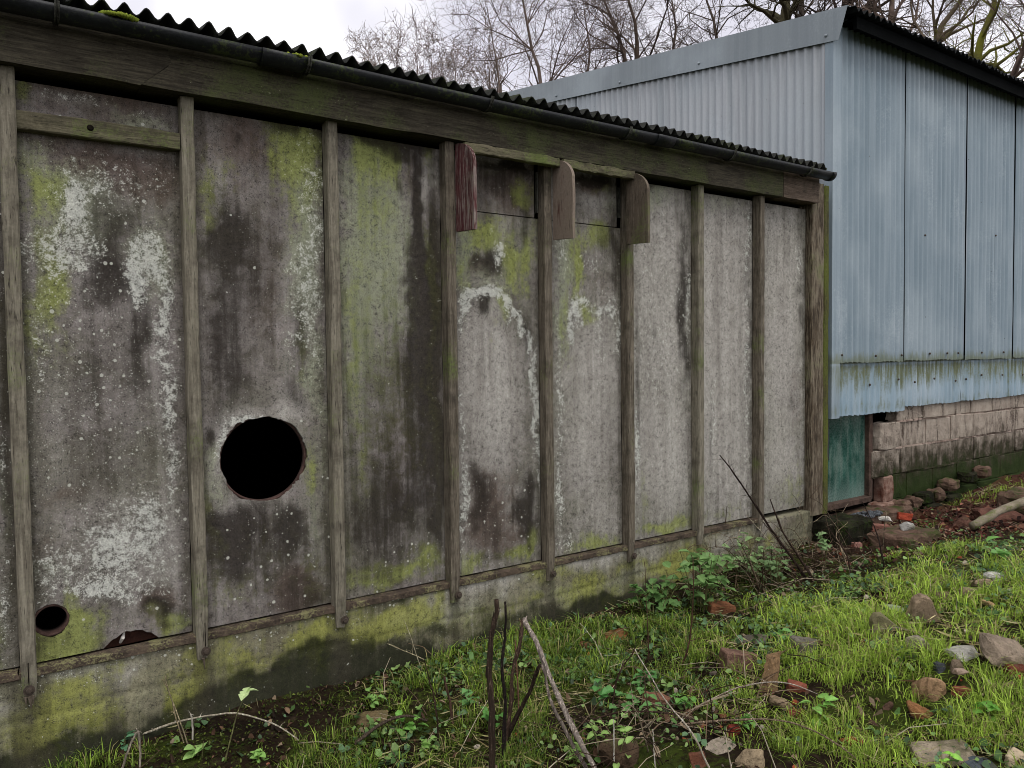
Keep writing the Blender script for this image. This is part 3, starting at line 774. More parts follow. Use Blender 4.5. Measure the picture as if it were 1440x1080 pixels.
# ------------------------------------------------------------------ helpers
def lin(h, s=1.0):
    o = []
    for k in (0, 2, 4):
        v = int(h[k:k + 2], 16) / 255
        o.append((v / 12.92 if v <= .04045 else ((v + .055) / 1.055)**2.4) * s)
    return (*o, 1)
class Mat:
    def __init__(s, name, rough=.85, spec=.3, metal=0):
        s.m = bpy.data.materials.new(name); s.m.use_nodes = True; s.nt = s.m.node_tree
        s.b = s.nt.nodes['Principled BSDF']; s.b.inputs['Roughness'].default_value = rough
        s.b.inputs['Specular IOR Level'].default_value = spec; s.b.inputs['Metallic'].default_value = metal
        s.out = s.nt.nodes['Material Output']
        g = s.n('ShaderNodeNewGeometry'); s.pos = g.outputs['Position']; s.nrm = g.outputs['Normal']
        s.rnd = s.n('ShaderNodeObjectInfo').outputs['Random']
    def n(s, t): return s.nt.nodes.new(t)
    def put(s, inp, v):
        if isinstance(v, bpy.types.NodeSocket): s.nt.links.new(v, inp)
        else: inp.default_value = v
    def map(s, sc, loc=(0, 0, 0)):
        n = s.n('ShaderNodeMapping'); s.put(n.inputs['Vector'], s.pos); n.inputs['Scale'].default_value = sc
        s.put(n.inputs['Location'], loc); return n.outputs[0]
    def shift(s, v, k=9.0):       # another stretch of pattern on every object
        n = s.n('ShaderNodeVectorMath'); n.operation = 'ADD'; s.put(n.inputs[0], v)
        c = s.n('ShaderNodeCombineXYZ'); q = s.m_('MULTIPLY', s.rnd, k)
        for i in range(3): s.put(c.inputs[i], q)
        s.put(n.inputs[1], c.outputs[0]); return n.outputs[0]
    def noise(s, sc, det=5, ro=.6, vec=None, dist=0):
        n = s.n('ShaderNodeTexNoise'); s.put(n.inputs['Vector'], vec if vec is not None else s.pos)
        n.inputs['Scale'].default_value = sc; n.inputs['Detail'].default_value = det
        n.inputs['Roughness'].default_value = ro; n.inputs['Distortion'].default_value = dist
        return n.outputs['Fac']
    def vor(s, sc, feat='F1', vec=None):
        n = s.n('ShaderNodeTexVoronoi'); n.feature = feat; s.put(n.inputs['Vector'], vec if vec is not None else s.pos)
        n.inputs['Scale'].default_value = sc; return n
    def mr(s, v, a, b, c=0., d=1.):
        n = s.n('ShaderNodeMapRange'); n.interpolation_type = 'SMOOTHSTEP'; s.put(n.inputs[0], v)
        for i, q in enumerate((a, b, c, d)): s.put(n.inputs[i + 1], q)
        return n.outputs[0]
    def m_(s, op, a, b=0., c=0.):
        n = s.n('ShaderNodeMath'); n.operation = op
        s.put(n.inputs[0], a); s.put(n.inputs[1], b); s.put(n.inputs[2], c); return n.outputs[0]
    def mix(s, f, a, b, mode='MIX'):
        n = s.n('ShaderNodeMix'); n.data_type = 'RGBA'; n.blend_type = mode
        s.put(n.inputs['Factor'], f); s.put(n.inputs['A'], lin(a) if isinstance(a, str) else a)
        s.put(n.inputs['B'], lin(b) if isinstance(b, str) else b); return n.outputs['Result']
    def grey(s, v):
        c = s.n('ShaderNodeCombineColor')
        for i in range(3): s.put(c.inputs[i], v)
        return c.outputs[0]
    def attr(s, name):
        n = s.n('ShaderNodeAttribute'); n.attribute_name = name; return n.outputs['Color']
    def sep(s, c):
        n = s.n('ShaderNodeSeparateColor'); s.put(n.inputs[0], c); return n.outputs
    def xyz(s, c):
        n = s.n('ShaderNodeSeparateXYZ'); s.put(n.inputs[0], c); return n.outputs
    def col(s, c): s.put(s.b.inputs['Base Color'], lin(c) if isinstance(c, str) else c); return s
    def rough(s, v): s.put(s.b.inputs['Roughness'], v); return s
    def bump(s, h, d=.01, st=.6):
        n = s.n('ShaderNodeBump'); s.put(n.inputs['Height'], h); n.inputs['Distance'].default_value = d
        n.inputs['Strength'].default_value = st; s.put(s.b.inputs['Normal'], n.outputs[0]); return s

class MB:
    def __init__(s): s.v = []; s.f = []; s.c = []
    def add(s, vs_, fs, c=None):
        o = len(s.v); s.v += [tuple(p) for p in vs_]; s.f += [tuple(i + o for i in f) for f in fs]
        if c is not None: s.c += [c] * len(vs_)
        return s
    def box(s, a, b):
        x0, y0, z0 = a; x1, y1, z1 = b
        return s.add([(x0, y0, z0), (x1, y0, z0), (x1, y1, z0), (x0, y1, z0), (x0, y0, z1), (x1, y0, z1), (x1, y1, z1), (x0, y1, z1)],
                     [(0, 3, 2, 1), (4, 5, 6, 7), (0, 1, 5, 4), (1, 2, 6, 5), (2, 3, 7, 6), (3, 0, 4, 7)])
    def beam(s, axis, a0, a1, p, q, ch=.004, n=16, jit=.0012, seed=0, taper=None, warp=.0):
        """long member along an axis with chamfered section p=(u0,v0) q=(u1,v1), edges a little uneven"""
        rr = random.Random(seed); u0, v0 = p; u1, v1 = q
        sec = [(u0 + ch, v0), (u1 - ch, v0), (u1, v0 + ch), (u1, v1 - ch), (u1 - ch, v1), (u0 + ch, v1), (u0, v1 - ch), (u0, v0 + ch)]
        vv = []; ph = rr.random() * 6
        for i in range(n + 1):
            t = a0 + (a1 - a0) * i / n; wv = warp * math.sin(ph + i / n * 5)
            for (u, v) in sec:
                u_ = u + wv + rr.uniform(-jit, jit); v_ = v + wv * .5 + rr.uniform(-jit, jit)
                if taper and i in taper:
                    cu, cv, k = (u0 + u1) / 2, (v0 + v1) / 2, taper[i]; u_ = cu + (u_ - cu) * k; v_ = v1 + (v_ - v1) * k
                tt = t + rr.uniform(-jit, jit) * (1 if 0 < i < n else 2)
                vv.append({'x': (tt, u_, v_), 'y': (u_, tt, v_), 'z': (u_, v_, tt)}[axis])
        ff = []
        for i in range(n):
            for k in range(8):
                ff.append((i * 8 + k, i * 8 + (k + 1) % 8, (i + 1) * 8 + (k + 1) % 8, (i + 1) * 8 + k))
        ff.append(tuple(range(7, -1, -1))); ff.append(tuple(n * 8 + k for k in range(8)))
        return s.add(vv, ff)
    def tube(s, pts, rad, n=6, cap=True, c=None):
        pts = [Vector(p) for p in pts]; vv = []; ff = []
        if not isinstance(rad, (list, tuple)): rad = [rad] * len(pts)
        a = None
        for i, p in enumerate(pts):
            t = (pts[min(i + 1, len(pts) - 1)] - pts[max(i - 1, 0)]).normalized()
            if a is None: a = t.orthogonal().normalized()
            else:
                a = a - t * a.dot(t); a = a.normalized() if a.length > 1e-6 else t.orthogonal().normalized()
            b = t.cross(a)
            for k in range(n):
                an = 2 * PI * k / n; vv.append(p + (a * math.cos(an) + b * math.sin(an)) * rad[i])
        for i in range(len(pts) - 1):
            for k in range(n): ff.append((i * n + k, i * n + (k + 1) % n, (i + 1) * n + (k + 1) % n, (i + 1) * n + k))
        if cap: ff.append(tuple(range(n - 1, -1, -1))); ff.append(tuple((len(pts) - 1) * n + k for k in range(n)))
        return s.add(vv, ff, c)
def wloc(o):
    v = Vector((0, 0, 0))
    while o is not None: v = v + o.location; o = o.parent
    return v
def obj(name, mb, mat, parent=None, smooth=False, loc=None, kind=None):
    """one mesh object; vertices are given in world space and stored relative to the object"""
    L = Vector(loc) if loc is not None else wloc(parent)
    me = bpy.data.meshes.new(name)
    me.from_pydata([(x - L.x, y - L.y, z - L.z) for x, y, z in mb.v], [], mb.f)
    if smooth: me.polygons.foreach_set('use_smooth', [True] * len(me.polygons))
    if mb.c:
        at = me.color_attributes.new('col', 'FLOAT_COLOR', 'POINT'); at.data.foreach_set('color', np.array(mb.c, dtype=np.float32).ravel())
    bm = bmesh.new(); bm.from_mesh(me); bmesh.ops.recalc_face_normals(bm, faces=bm.faces); bm.to_mesh(me); bm.free()
    me.materials.append(mat.m if isinstance(mat, Mat) else mat)
    o = bpy.data.objects.new(name, me); col.objects.link(o)
    if parent is not None: o.parent = parent; o.location = L - wloc(parent)
    else: o.location = L
    if kind: o['kind'] = kind
    return o
def tag(o, label, cat, group=None):
    o['label'] = label; o['category'] = cat
    if group: o['group'] = group
    return o
def thing(name, label, cat, loc, group=None):
    o = bpy.data.objects.new(name, None); col.objects.link(o); o.location = loc; o.empty_display_size = .1
    return tag(o, label, cat, group)
def put_copy(src, parent, loc):
    o = src.copy(); col.objects.link(o); o.parent = parent; o.location = Vector(loc) - wloc(parent); return o

# ------------------------------------------------------------------ materials
def panel_mat(name, c1, c2, dk=('1a1713', '332d27'), gr=('3c451f', '7f8745'), moss=None):
    M = Mat(name, .92, .15)
    a = M.sep(M.attr('st1')); b = M.sep(M.attr('st2')); s_ = M.sep(M.attr('st3'))
    Gm, Lm, Dm = a[0], a[1], a[2]; Bm, Pm, Wm = b[0], b[1], b[2]; Sm = s_[0]
    n1 = M.noise(4.5, 6, .6); n2 = M.noise(48, 10, .72); n4 = M.noise(210, 6, .7)
    n3 = M.noise(1, 7, .62, M.map((26, 26, 1.7))); n5 = M.noise(14, 8, .65, dist=.6)
    h = M.m_('SUBTRACT', n2, .5); hs = M.m_('SUBTRACT', n3, .5); h5 = M.m_('SUBTRACT', n5, .5); h4 = M.m_('SUBTRACT', n4, .5)
    c = M.mix(M.mr(n1, .3, .7), c1, c2)
    n6 = M.noise(22, 8, .7, dist=.4); n7 = M.noise(1.5, 4, .55, M.map((1, 1, 1), (3, 8, 1)))
    c = M.mix(M.m_('MULTIPLY', M.mr(n6, .40, .64, 1, 0), .34), c, '4b433d')           # cloudy soot of the cement face
    c = M.mix(M.m_('MULTIPLY', M.mr(M.m_('MULTIPLY_ADD', n3, .8, M.m_('MULTIPLY', n7, .5)), .58, .85), .4), c, '4a443c')   # rain streaks
    c = M.mix(M.m_('MULTIPLY', M.mr(M.m_('MULTIPLY_ADD', n5, .6, n7), .72, .95), .35), c, '5f6248')
    def fac(mask, kf, ks, k5, lo, hi):
        q = M.m_('MULTIPLY_ADD', h, kf, mask); q = M.m_('MULTIPLY_ADD', hs, ks, q); q = M.m_('MULTIPLY_ADD', h5, k5, q)
        return M.mr(q, lo, hi)
    c = M.mix(M.m_('MULTIPLY', fac(Wm, .5, .5, .6, .1, .9), .8), c, 'a29e97')
    n8 = M.noise(1, 6, .6, M.map((11, 11, .55), (3, 0, 7)), .4)
    c = M.mix(M.m_('MULTIPLY', M.mr(M.m_('MULTIPLY_ADD', h5, .5, M.m_('MULTIPLY_ADD', h, .35, n8)), .42, .72), .45), c, '544e47')     # broad damp streaks
    c = M.mix(M.m_('MULTIPLY', M.mr(M.m_('MULTIPLY_ADD', h, .6, n8), .44, .24), .35), c, 'b2afa7')
    c = M.mix(M.m_('MULTIPLY', fac(Bm, .5, .5, .8, .15, .8), .8), c, '4e4038')
    c = M.mix(M.m_('MULTIPLY', fac(Pm, .9, .6, .5, .2, .8), .85), c, M.mix(n5, '737862', '999c86'))
    g = fac(Gm, 1.1, 1.0, .8, .22, .95)
    c = M.mix(M.m_('MULTIPLY', g, .78), c, M.mix(M.mr(M.m_('ADD', M.m_('MULTIPLY', Gm, .5), n5), .4, .95), gr[0], gr[1]))
    d = fac(Dm, .7, .8, .7, .2, .8)
    c = M.mix(M.m_('MULTIPLY', d, .88), c, M.mix(n5, dk[0], dk[1]))
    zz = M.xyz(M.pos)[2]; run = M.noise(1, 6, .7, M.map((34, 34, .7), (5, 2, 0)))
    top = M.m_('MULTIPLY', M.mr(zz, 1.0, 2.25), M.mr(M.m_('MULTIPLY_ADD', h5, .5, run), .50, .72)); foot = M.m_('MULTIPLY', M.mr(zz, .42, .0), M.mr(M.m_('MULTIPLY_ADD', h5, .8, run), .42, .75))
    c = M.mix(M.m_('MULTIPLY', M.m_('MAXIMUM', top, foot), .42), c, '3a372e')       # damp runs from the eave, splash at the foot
    ed = M.m_('ABSOLUTE', M.m_('SUBTRACT', M.m_('FRACT', M.m_('DIVIDE', M.m_('ADD', M.xyz(M.pos)[0], 6.1), .61)), .5))
    c = M.mix(M.m_('MULTIPLY', M.mr(M.m_('MULTIPLY_ADD', hs, .25, M.m_('MULTIPLY_ADD', h5, .2, ed)), .36, .47), .55), c, '3d392f')   # grime held against the posts
    # crusty lichen, limescale
    c = M.mix(M.m_('MULTIPLY', fac(Lm, 1.4, .5, 1.0, .2, 1.0), .45), c, 'a3a59c')     # chalky bloom round the lichen
    lf = M.mr(M.m_('MULTIPLY_ADD', h5, .9, M.m_('MULTIPLY_ADD', h, 2.2, M.m_('MULTIPLY_ADD', h4, 1.6, Lm))), .46, .66)
    c = M.mix(M.m_('MULTIPLY', lf, .8), c, M.mix(n4, '94968c', 'cfcfc8'))
    # grain of the cement face
    c = M.mix(1.0, c, M.grey(M.m_('MULTIPLY_ADD', h, 1.9, M.m_('MULTIPLY_ADD', h4, 1.9, 1.08))), 'MULTIPLY')
    c = M.mix(M.mr(M.m_('MULTIPLY_ADD', h4, 1.2, n2), .30, .40, .6, 0.), c, '2a2622')
    # pale spots of lichen
    v = M.vor(42); v2 = M.vor(105)
    def dots(v, base):
        rr = M.sep(v.outputs['Color'])[0]
        ok = M.m_('GREATER_THAN', rr, M.m_('SUBTRACT', base, M.m_('MULTIPLY', Sm, .68)))
        sz = M.m_('MULTIPLY_ADD', M.sep(v.outputs['Color'])[1], .24, .07)
        return M.m_('MULTIPLY', ok, M.m_('LESS_THAN', M.m_('MULTIPLY_ADD', h, .5, v.outputs['Distance']), sz))
    c = M.mix(M.m_('MULTIPLY', M.m_('MAXIMUM', dots(v, 1.0), dots(v2, .985)), .8), c, 'bfc0b4')
    M.col(c)
    M.bump(M.m_('ADD', M.m_('MULTIPLY', n2, .6), M.m_('ADD', M.m_('MULTIPLY', lf, .25), M.m_('MULTIPLY', n4, .4))), .006, .7)
    return M
MPANEL = [panel_mat('cement_panel_dark', '736e6a', '8d8783'), panel_mat('cement_panel_mid', '79756f', '918d87'), panel_mat('cement_panel_light', '86837d', '9e9b94')]
MPLINTH = panel_mat('concrete_plinth', '74705a', '8c8970', ('0a0e06', '1a210d'), ('4c5222', '83863f'))

def wood_mat(name, c1, c2, axis='z', green=.35, crack='1d1813', extra=None, gcol='5c6a33', extraf=None):
    M = Mat(name, .85, .2)
    st = {'z': (70, 70, 5), 'x': (5, 70, 70), 'y': (70, 5, 70)}[axis]
    v = M.shift(M.map(st)); g = M.noise(1, 8, .72, v, .9); g2 = M.noise(2.3, 6, .7, v)
    big = M.noise(3.2, 5, .6); fine = M.noise(90, 6, .7)
    c = M.mix(M.mr(g, .3, .72), c1, c2)
    c = M.mix(M.m_('MULTIPLY', M.mr(M.noise(9, 6, .65, M.shift(M.pos, 3)), .45, .7), .55), c, '2e2921' if axis != 'y' else c1)
    if extra: c = M.mix(M.mr(M.m_('MULTIPLY_ADD', g, .6, M.m_('MULTIPLY_ADD', g2, .5, M.m_('MULTIPLY', big, .4))), *(extraf or (.62, .82))), c, extra)
    c = M.mix(M.m_('MULTIPLY', M.mr(M.m_('MULTIPLY_ADD', M.m_('SUBTRACT', fine, .5), .5, big), .62 - green * .35, .85 - green * .3), .8), c, gcol)
    c = M.mix(M.mr(g2, .34, .42, .85, 0), c, crack)
    c = M.mix(1., c, M.grey(M.m_('MULTIPLY_ADD', fine, .8, .6)), 'MULTIPLY')
    pale = M.mr(M.m_('MULTIPLY', g2, fine), .37, .45)
    c = M.mix(M.m_('MULTIPLY', pale, .7), c, 'b4ae9d')
    M.col(c).bump(M.m_('ADD', g2, M.m_('MULTIPLY', fine, .4)), .004, .8); return M
WGREY = wood_mat('weathered_post', '5f594d', '8e8878', 'z', .3)
WBROWN = wood_mat('brown_post', '474036', '7d7466', 'z', .25)
WDARK = wood_mat('dark_end_post', '2f271e', '5f5140', 'z', .3, extra='7d7363', extraf=(.66, .86))
WMOSS = wood_mat('mossy_corner_board', '2c2c1a', '5a5434', 'z', .75, gcol='545c22')
WBAR = wood_mat('weathered_crossbar', '4a4736', '736c58', 'x', .45)
WFASC = wood_mat('fascia_wood', '27241d', '585244', 'x', .5, gcol='4e5630')
WFASC2 = wood_mat('bare_fascia_wood', '493d34', '736557', 'x', .1)
WRED = wood_mat('peeling_red_board', '482528', '603334', 'z', .05, extra='857973', extraf=(.73, .88))
WRED2 = wood_mat('worn_red_board', '51312c', '6b4a42', 'z', .1, extra='7f7266', extraf=(.56, .74))
WBOARD = wood_mat('bare_grey_board', '544a3f', '72675a', 'z', .15)
def simple(name, c1, c2, sc=12, rough=.85, spec=.25, bump=.5, metal=0, spot=None, bd=.006):
    M = Mat(name, rough, spec, metal); n = M.noise(sc, 8, .65); f = M.noise(sc * 9, 6, .7)
    c = M.mix(M.mr(M.m_('MULTIPLY_ADD', M.m_('SUBTRACT', f, .5), .6, n), .3, .7), c1, c2)
    if spot: c = M.mix(M.mr(M.m_('MULTIPLY_ADD', M.m_('SUBTRACT', f, .5), .9, M.noise(sc * .6, 6, .6, M.map((1, 1, 1), (7, 3, 1)))), .52, .66), c, spot)
    c = M.mix(1., c, M.grey(M.m_('MULTIPLY_ADD', f, .7, .65)), 'MULTIPLY')
    M.col(c).bump(M.m_('ADD', n, M.m_('MULTIPLY', f, .5)), bd, bump); return M
MRUST = simple('rusty_angle_strip', '37302a', '5a4e43', 14, .95, .1, spot='726f50')
MBOLT = simple('rusted_bolt', '2e261f', '4c4036', 60, .7, .4)
MGUT = simple('mossy_black_gutter', '0c0e11', '181b1e', 7, .5, .35, .5, spot='30381a')
MSTRAP = simple('gutter_strap', '14140f', '4a4a42', 20, .8)
MROOFS = simple('cement_roof_sheet', '1b1c1a', '2d2e2a', 8, .9, spot='2f3420')
MMOSS = simple('yellow_moss', '4d5a16', '8b963c', 30, 1, .1, 1)
MPIPE = simple('rusty_pipe_rim', '2f201b', '54403a', 24, .9)
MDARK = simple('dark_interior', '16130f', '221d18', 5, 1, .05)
MBOARD = simple('inner_rusty_board', '2b1a14', '43291f', 9, .9)
def metal_mat(name, c1, c2, stain=1.0):
    M = Mat(name, .42, .4, .0)
    v = M.shift(M.map((9, 9, .35)), 4); st = M.noise(1.6, 6, .65, v); fine = M.noise(60, 6, .7); big = M.noise(1.3, 4, .5)
    c = M.mix(M.mr(st, .3, .7), c1, c2); c = M.mix(M.m_('MULTIPLY', M.mr(big, .42, .75), .5), c, 'a9b4ba')
    c = M.mix(M.m_('MULTIPLY', M.mr(M.m_('MULTIPLY_ADD', fine, .35, M.noise(2.4, 6, .7, M.map((1, 1, .45), (2, 5, 3)))), .72, .9), .32), c, 'b3bdc2')
    c = M.mix(M.m_('MULTIPLY', M.mr(M.noise(1, 6, .7, M.map((30, 30, .5), (1, 4, 0))), .56, .72), .35), c, '66737a')
    z = M.xyz(M.pos)[2]; s2 = M.noise(1, 7, .7, M.map((24, 24, 3.)))
    def band(z0, up, dn, amt):      # algae that collects at a lap in the sheets
        u = M.mr(z, z0, z0 + up, 1, 0); d_ = M.mr(z, z0 - dn, z0, 0, 1)
        return M.m_('MULTIPLY', M.m_('MULTIPLY', u, d_), amt)
    k = M.m_('ADD', band(1.045, .16, .02, .72), M.m_('ADD', band(.995, .08, .42, .66), band(.66, .12, .1, .35)))
    g = M.mr(M.m_('MULTIPLY_ADD', M.m_('SUBTRACT', s2, .5), 1.5, M.m_('MULTIPLY_ADD', M.m_('SUBTRACT', fine, .5), .5, k)), .3, .85)
    c = M.mix(M.m_('MULTIPLY', g, .75 * stain), c, M.mix(fine, '4c5540', '767c5c'))
    spk = M.vor(17); r_ = M.sep(spk.outputs['Color'])[0]
    dk = M.m_('MULTIPLY', M.m_('GREATER_THAN', r_, .93), M.m_('LESS_THAN', spk.outputs['Distance'], .07))
    c = M.mix(M.m_('MULTIPLY', dk, .8), c, '39372f')
    c = M.mix(1., c, M.grey(M.m_('MULTIPLY_ADD', fine, .22, .89)), 'MULTIPLY')
    M.col(c).rough(M.mr(st, .2, .8, .34, .55)).bump(M.m_('ADD', st, M.m_('MULTIPLY', fine, .3)), .002, .35); return M
MBLUE = metal_mat('blue_grey_sheet', '74858f', '8c9aa3')
MBLUE2 = metal_mat('blue_grey_low_sheet', '8097a5', '9bacb7', 1.5)
MSIDE = metal_mat('grey_side_sheet', '99a0a4', 'b2b6b9', .5)
MTRIM = metal_mat('grey_flashing', '7a8388', '868f93', .3)
MROOFB = simple('black_roof_sheet', '080a0b', '101314', 12, .8, .15)
MBLACK = simple('black_shade', '060808', '0b0d0e', 12, .95, .05)  # near-black paints the shade under the eave and behind the seams
MFRAME = simple('rusty_window_frame', '33271f', '54433a', 20, .9)
def glass_mat():
    M = Mat('dirty_green_pane', .22, .5); n = M.noise(3.5, 5, .6, M.map((1.6, 1, 1))); f = M.noise(70, 7, .7)
    c = M.mix(M.mr(n, .35, .7), '123c33', '2c5a4f'); st = M.noise(1, 6, .65, M.map((14, 14, 1.6)))
    c = M.mix(M.m_('MULTIPLY', M.mr(M.m_('MULTIPLY_ADD', n, .6, st), .72, 1.0), .6), c, '6c7a72')
    z = M.xyz(M.pos)[2]
    c = M.mix(M.m_('MULTIPLY', M.mr(M.m_('MULTIPLY_ADD', f, .1, z), .0, .2, 1, 0), .5), c, '6f837b')
    M.col(c).rough(M.mr(f, .3, .7, .15, .4)); return M
MGLASS = glass_mat()
def block_mat(name='pink_grey_block', k1='92867a', k2='ada294'):
    M = Mat(name, .95, .12); n = M.noise(9, 7, .65, M.shift(M.pos, 3)); f = M.noise(70, 8, .75); s2 = M.noise(1, 6, .65, M.map((16, 16, 3)))
    c = M.mix(M.mr(n, .3, .7), k1, k2); c = M.mix(M.mr(M.m_('MULTIPLY_ADD', M.m_('SUBTRACT', f, .5), .8, s2), .5, .7), c, '4f443c')
    z = M.xyz(M.pos)[2]
    q = M.m_('MULTIPLY_ADD', M.m_('SUBTRACT', n, .5), .5, M.m_('MULTIPLY_ADD', M.m_('SUBTRACT', s2, .5), .55, z))
    c = M.mix(M.m_('MULTIPLY', M.mr(q, .10, .42, 1, 0), .92), c, M.mix(f, '1c1912', '37311e'))      # damp black algae on the low courses
    c = M.mix(M.m_('MULTIPLY', M.mr(M.m_('MULTIPLY_ADD', M.m_('SUBTRACT', f, .5), .5, q), -.04, .2, 1, 0), .92), c, M.mix(n, '141c08', '33451a'))
    c = M.mix(1., c, M.grey(M.m_('MULTIPLY_ADD', f, .8, .6)), 'MULTIPLY')
    M.col(c).bump(M.m_('ADD', n, f), .012, .9); return M
MBLOCK = block_mat()
MMORT = block_mat('pinkish_mortar', 'a08a7e', 'bba99c')
MBRICKP = simple('pale_red_pier', '6a5247', '8f776a', 20, .95, .1, .8, spot='5f3a2f')
MMOSSY = simple('mossy_black_concrete', '15140e', '2c2a1f', 12, 1, .1, 1, spot='24330d', bd=.015)
MSTEP = simple('damp_brown_concrete', '4a3a31', '6d584b', 14, .95, .1, 1, spot='3a4420', bd=.012)
MLOG = simple('grey_log', '6d6455', '8c8270', 14, .9, .15, 1, spot='5b6136', bd=.01)
def soil_mat():
    M = Mat('dark_soil', 1, .08); n = M.noise(2.2, 7, .65); f = M.noise(45, 9, .75); m = M.noise(14, 6, .6)
    c = M.mix(M.mr(n, .3, .7), '1f1812', '33271c'); c = M.mix(M.mr(m, .5, .7), c, '42372a')
    c = M.mix(M.m_('MULTIPLY', M.mr(M.m_('MULTIPLY_ADD', M.m_('SUBTRACT', f, .5), .8, M.noise(3.4, 6, .6, M.map((1, 1, 1), (4, 9, 2)))), .46, .62), .85), c, M.mix(m, '2b3812', '4f5c20'))
    x = M.xyz(M.pos)
    red = M.m_('MULTIPLY', M.mr(x[0], 4.6, 5.6), M.mr(x[1], -1.25, -.7))
    c = M.mix(M.m_('MULTIPLY', red, .7), c, M.mix(f, '33201b', '6b4038'))
    c = M.mix(1., c, M.grey(M.m_('MULTIPLY_ADD', f, 1.1, .45)), 'MULTIPLY')
    M.col(c).bump(M.m_('ADD', f, m), .03, 1.); return M
MSOIL = soil_mat()
def leafy(name, rough=.6, tl=.35, spec=.2):
    M = Mat(name, rough, spec); c = M.attr('col'); f = M.noise(160, 4, .6)
    c = M.mix(1., c, M.grey(M.m_('MULTIPLY_ADD', f, .7, .65)), 'MULTIPLY'); M.col(c)
    t = M.n('ShaderNodeBsdfTranslucent'); M.put(t.inputs['Color'], c); mxs = M.n('ShaderNodeMixShader'); mxs.inputs[0].default_value = tl
    M.nt.links.new(M.b.outputs[0], mxs.inputs[1]); M.nt.links.new(t.outputs[0], mxs.inputs[2]); M.nt.links.new(mxs.outputs[0], M.out.inputs['Surface'])
    return M
MGRASS = leafy('grass_blades', .5); MLEAF = leafy('weed_leaves', .45); MDEAD = leafy('dead_leaves', .8, .1, .1)
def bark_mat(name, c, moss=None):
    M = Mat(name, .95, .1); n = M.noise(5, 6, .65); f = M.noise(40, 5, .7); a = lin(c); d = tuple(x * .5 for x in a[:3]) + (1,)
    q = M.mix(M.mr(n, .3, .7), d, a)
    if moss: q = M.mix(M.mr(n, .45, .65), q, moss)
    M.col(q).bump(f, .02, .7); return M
def stem_mat(c):
    M = Mat('dead_stem_' + c, .9, .15); n = M.noise(1, 7, .7, M.map((150, 150, 9))); f = M.noise(130, 6, .7); a = lin(c)
    q = M.mix(M.mr(n, .35, .65), tuple(x * .45 for x in a[:3]) + (1,), a)
    q = M.mix(M.mr(M.m_('MULTIPLY_ADD', n, .5, M.m_('MULTIPLY', f, .5)), .53, .62), q, tuple(min(x * 2.4 + .02, .8) for x in a[:3]) + (1,))
    M.col(q).bump(M.m_('ADD', n, f), .004, .9); return M
def stone_mat(c, brick=False):
    M = Mat('rubble_' + c, .95, .12); n = M.noise(16, 7, .65, M.shift(M.pos, 5)); f = M.noise(110, 7, .75); a = lin(c)
    q = M.mix(M.mr(n, .3, .7), tuple(x * .62 for x in a[:3]) + (1,), tuple(min(x * 1.12, .8) for x in a[:3]) + (1,))
    q = M.mix(M.mr(f, .36, .44, .75, 0), q, tuple(x * .25 for x in a[:3]) + (1,))
    g = M.noise(9, 6, .6, M.shift(M.pos, 9))
    q = M.mix(M.m_('MULTIPLY', M.mr(M.m_('MULTIPLY_ADD', M.m_('SUBTRACT', f, .5), .5, g), .56, .68), .55), q, '5a5a3a' if not brick else '6f5f50')
    q = M.mix(1., q, M.grey(M.m_('MULTIPLY_ADD', M.noise(45, 8, .75), 1.1, .45)), 'MULTIPLY')
    M.col(q).bump(M.m_('ADD', n, M.m_('MULTIPLY', f, .8)), .016, 1.); return M

# ------------------------------------------------------------------ ground
ax = np.concatenate([-np.geomspace(200, 2.1, 26), np.arange(-2, 9.5, .045), np.geomspace(9.6, 220, 26)])
ay = np.concatenate([-np.geomspace(200, 4.2, 24), np.arange(-4, .4, .045), np.geomspace(.45, 220, 34)])
X, Y = np.meshgrid(ax, ay); Z = gz(X, Y)
gv = np.stack([X.ravel(), Y.ravel(), Z.ravel()], 1); nx = len(ax); ny = len(ay)
ii, jj = np.meshgrid(np.arange(nx - 1), np.arange(ny - 1)); b0 = (jj * nx + ii).ravel()
me = bpy.data.meshes.new('ground'); me.from_pydata(gv.tolist(), [], np.stack([b0, b0 + 1, b0 + nx + 1, b0 + nx], 1).tolist())
me.polygons.foreach_set('use_smooth', [True] * len(me.polygons)); me.materials.append(MSOIL.m)
ground = bpy.data.objects.new('ground', me); col.objects.link(ground); ground['kind'] = 'structure'
def gzf(x, y): return float(gz(x, y))

# ------------------------------------------------------------------ the cement shed
YP = .05; ZT = 2.19
shed = thing('cement_shed', 'long low shed of stained cement panels between wooden posts', 'shed', (2.4, 1.2, -.3))
def stain(me, pts, rows):
    """write the wear masks (algae, lichen, soot ...) and the painted fascia shade of one panel as attributes"""
    x = pts[:, 0]; z = pts[:, 1]; m = np.zeros((8, len(x)))
    dx = (fbm(x * 7, z * 7, 3) - .5) * .16; dz = (fbm(x * 7 + 31, z * 7, 8) - .5) * .2
    for ch, cx, cz, rx, rz, a in rows:
        k = 1.0 if min(rx, rz) > .03 else .35
        d2 = ((x + dx * k - cx) / (rx * 1.15))**2 + ((z + dz * k - cz) / (rz * 1.15))**2
        if ch in (2, 0): a *= 1.15
        m[ch] = np.maximum(m[ch], a * np.exp(-d2 * .8)) + .25 * np.minimum(m[ch], a * np.exp(-d2 * .9))
    m = np.clip(m, 0, 1.2)
    for nme, a in (('st1', (0, 1, 2)), ('st2', (3, 4, 5)), ('st3', (6, 6, 6))):
        at = me.color_attributes.new(nme, 'FLOAT_COLOR', 'POINT')
        c = np.ones((len(x), 4), np.float32)
        for i in range(3): c[:, i] = m[a[i]]
        at.data.foreach_set('color', c.ravel())
from mathutils.geometry import delaunay_2d_cdt
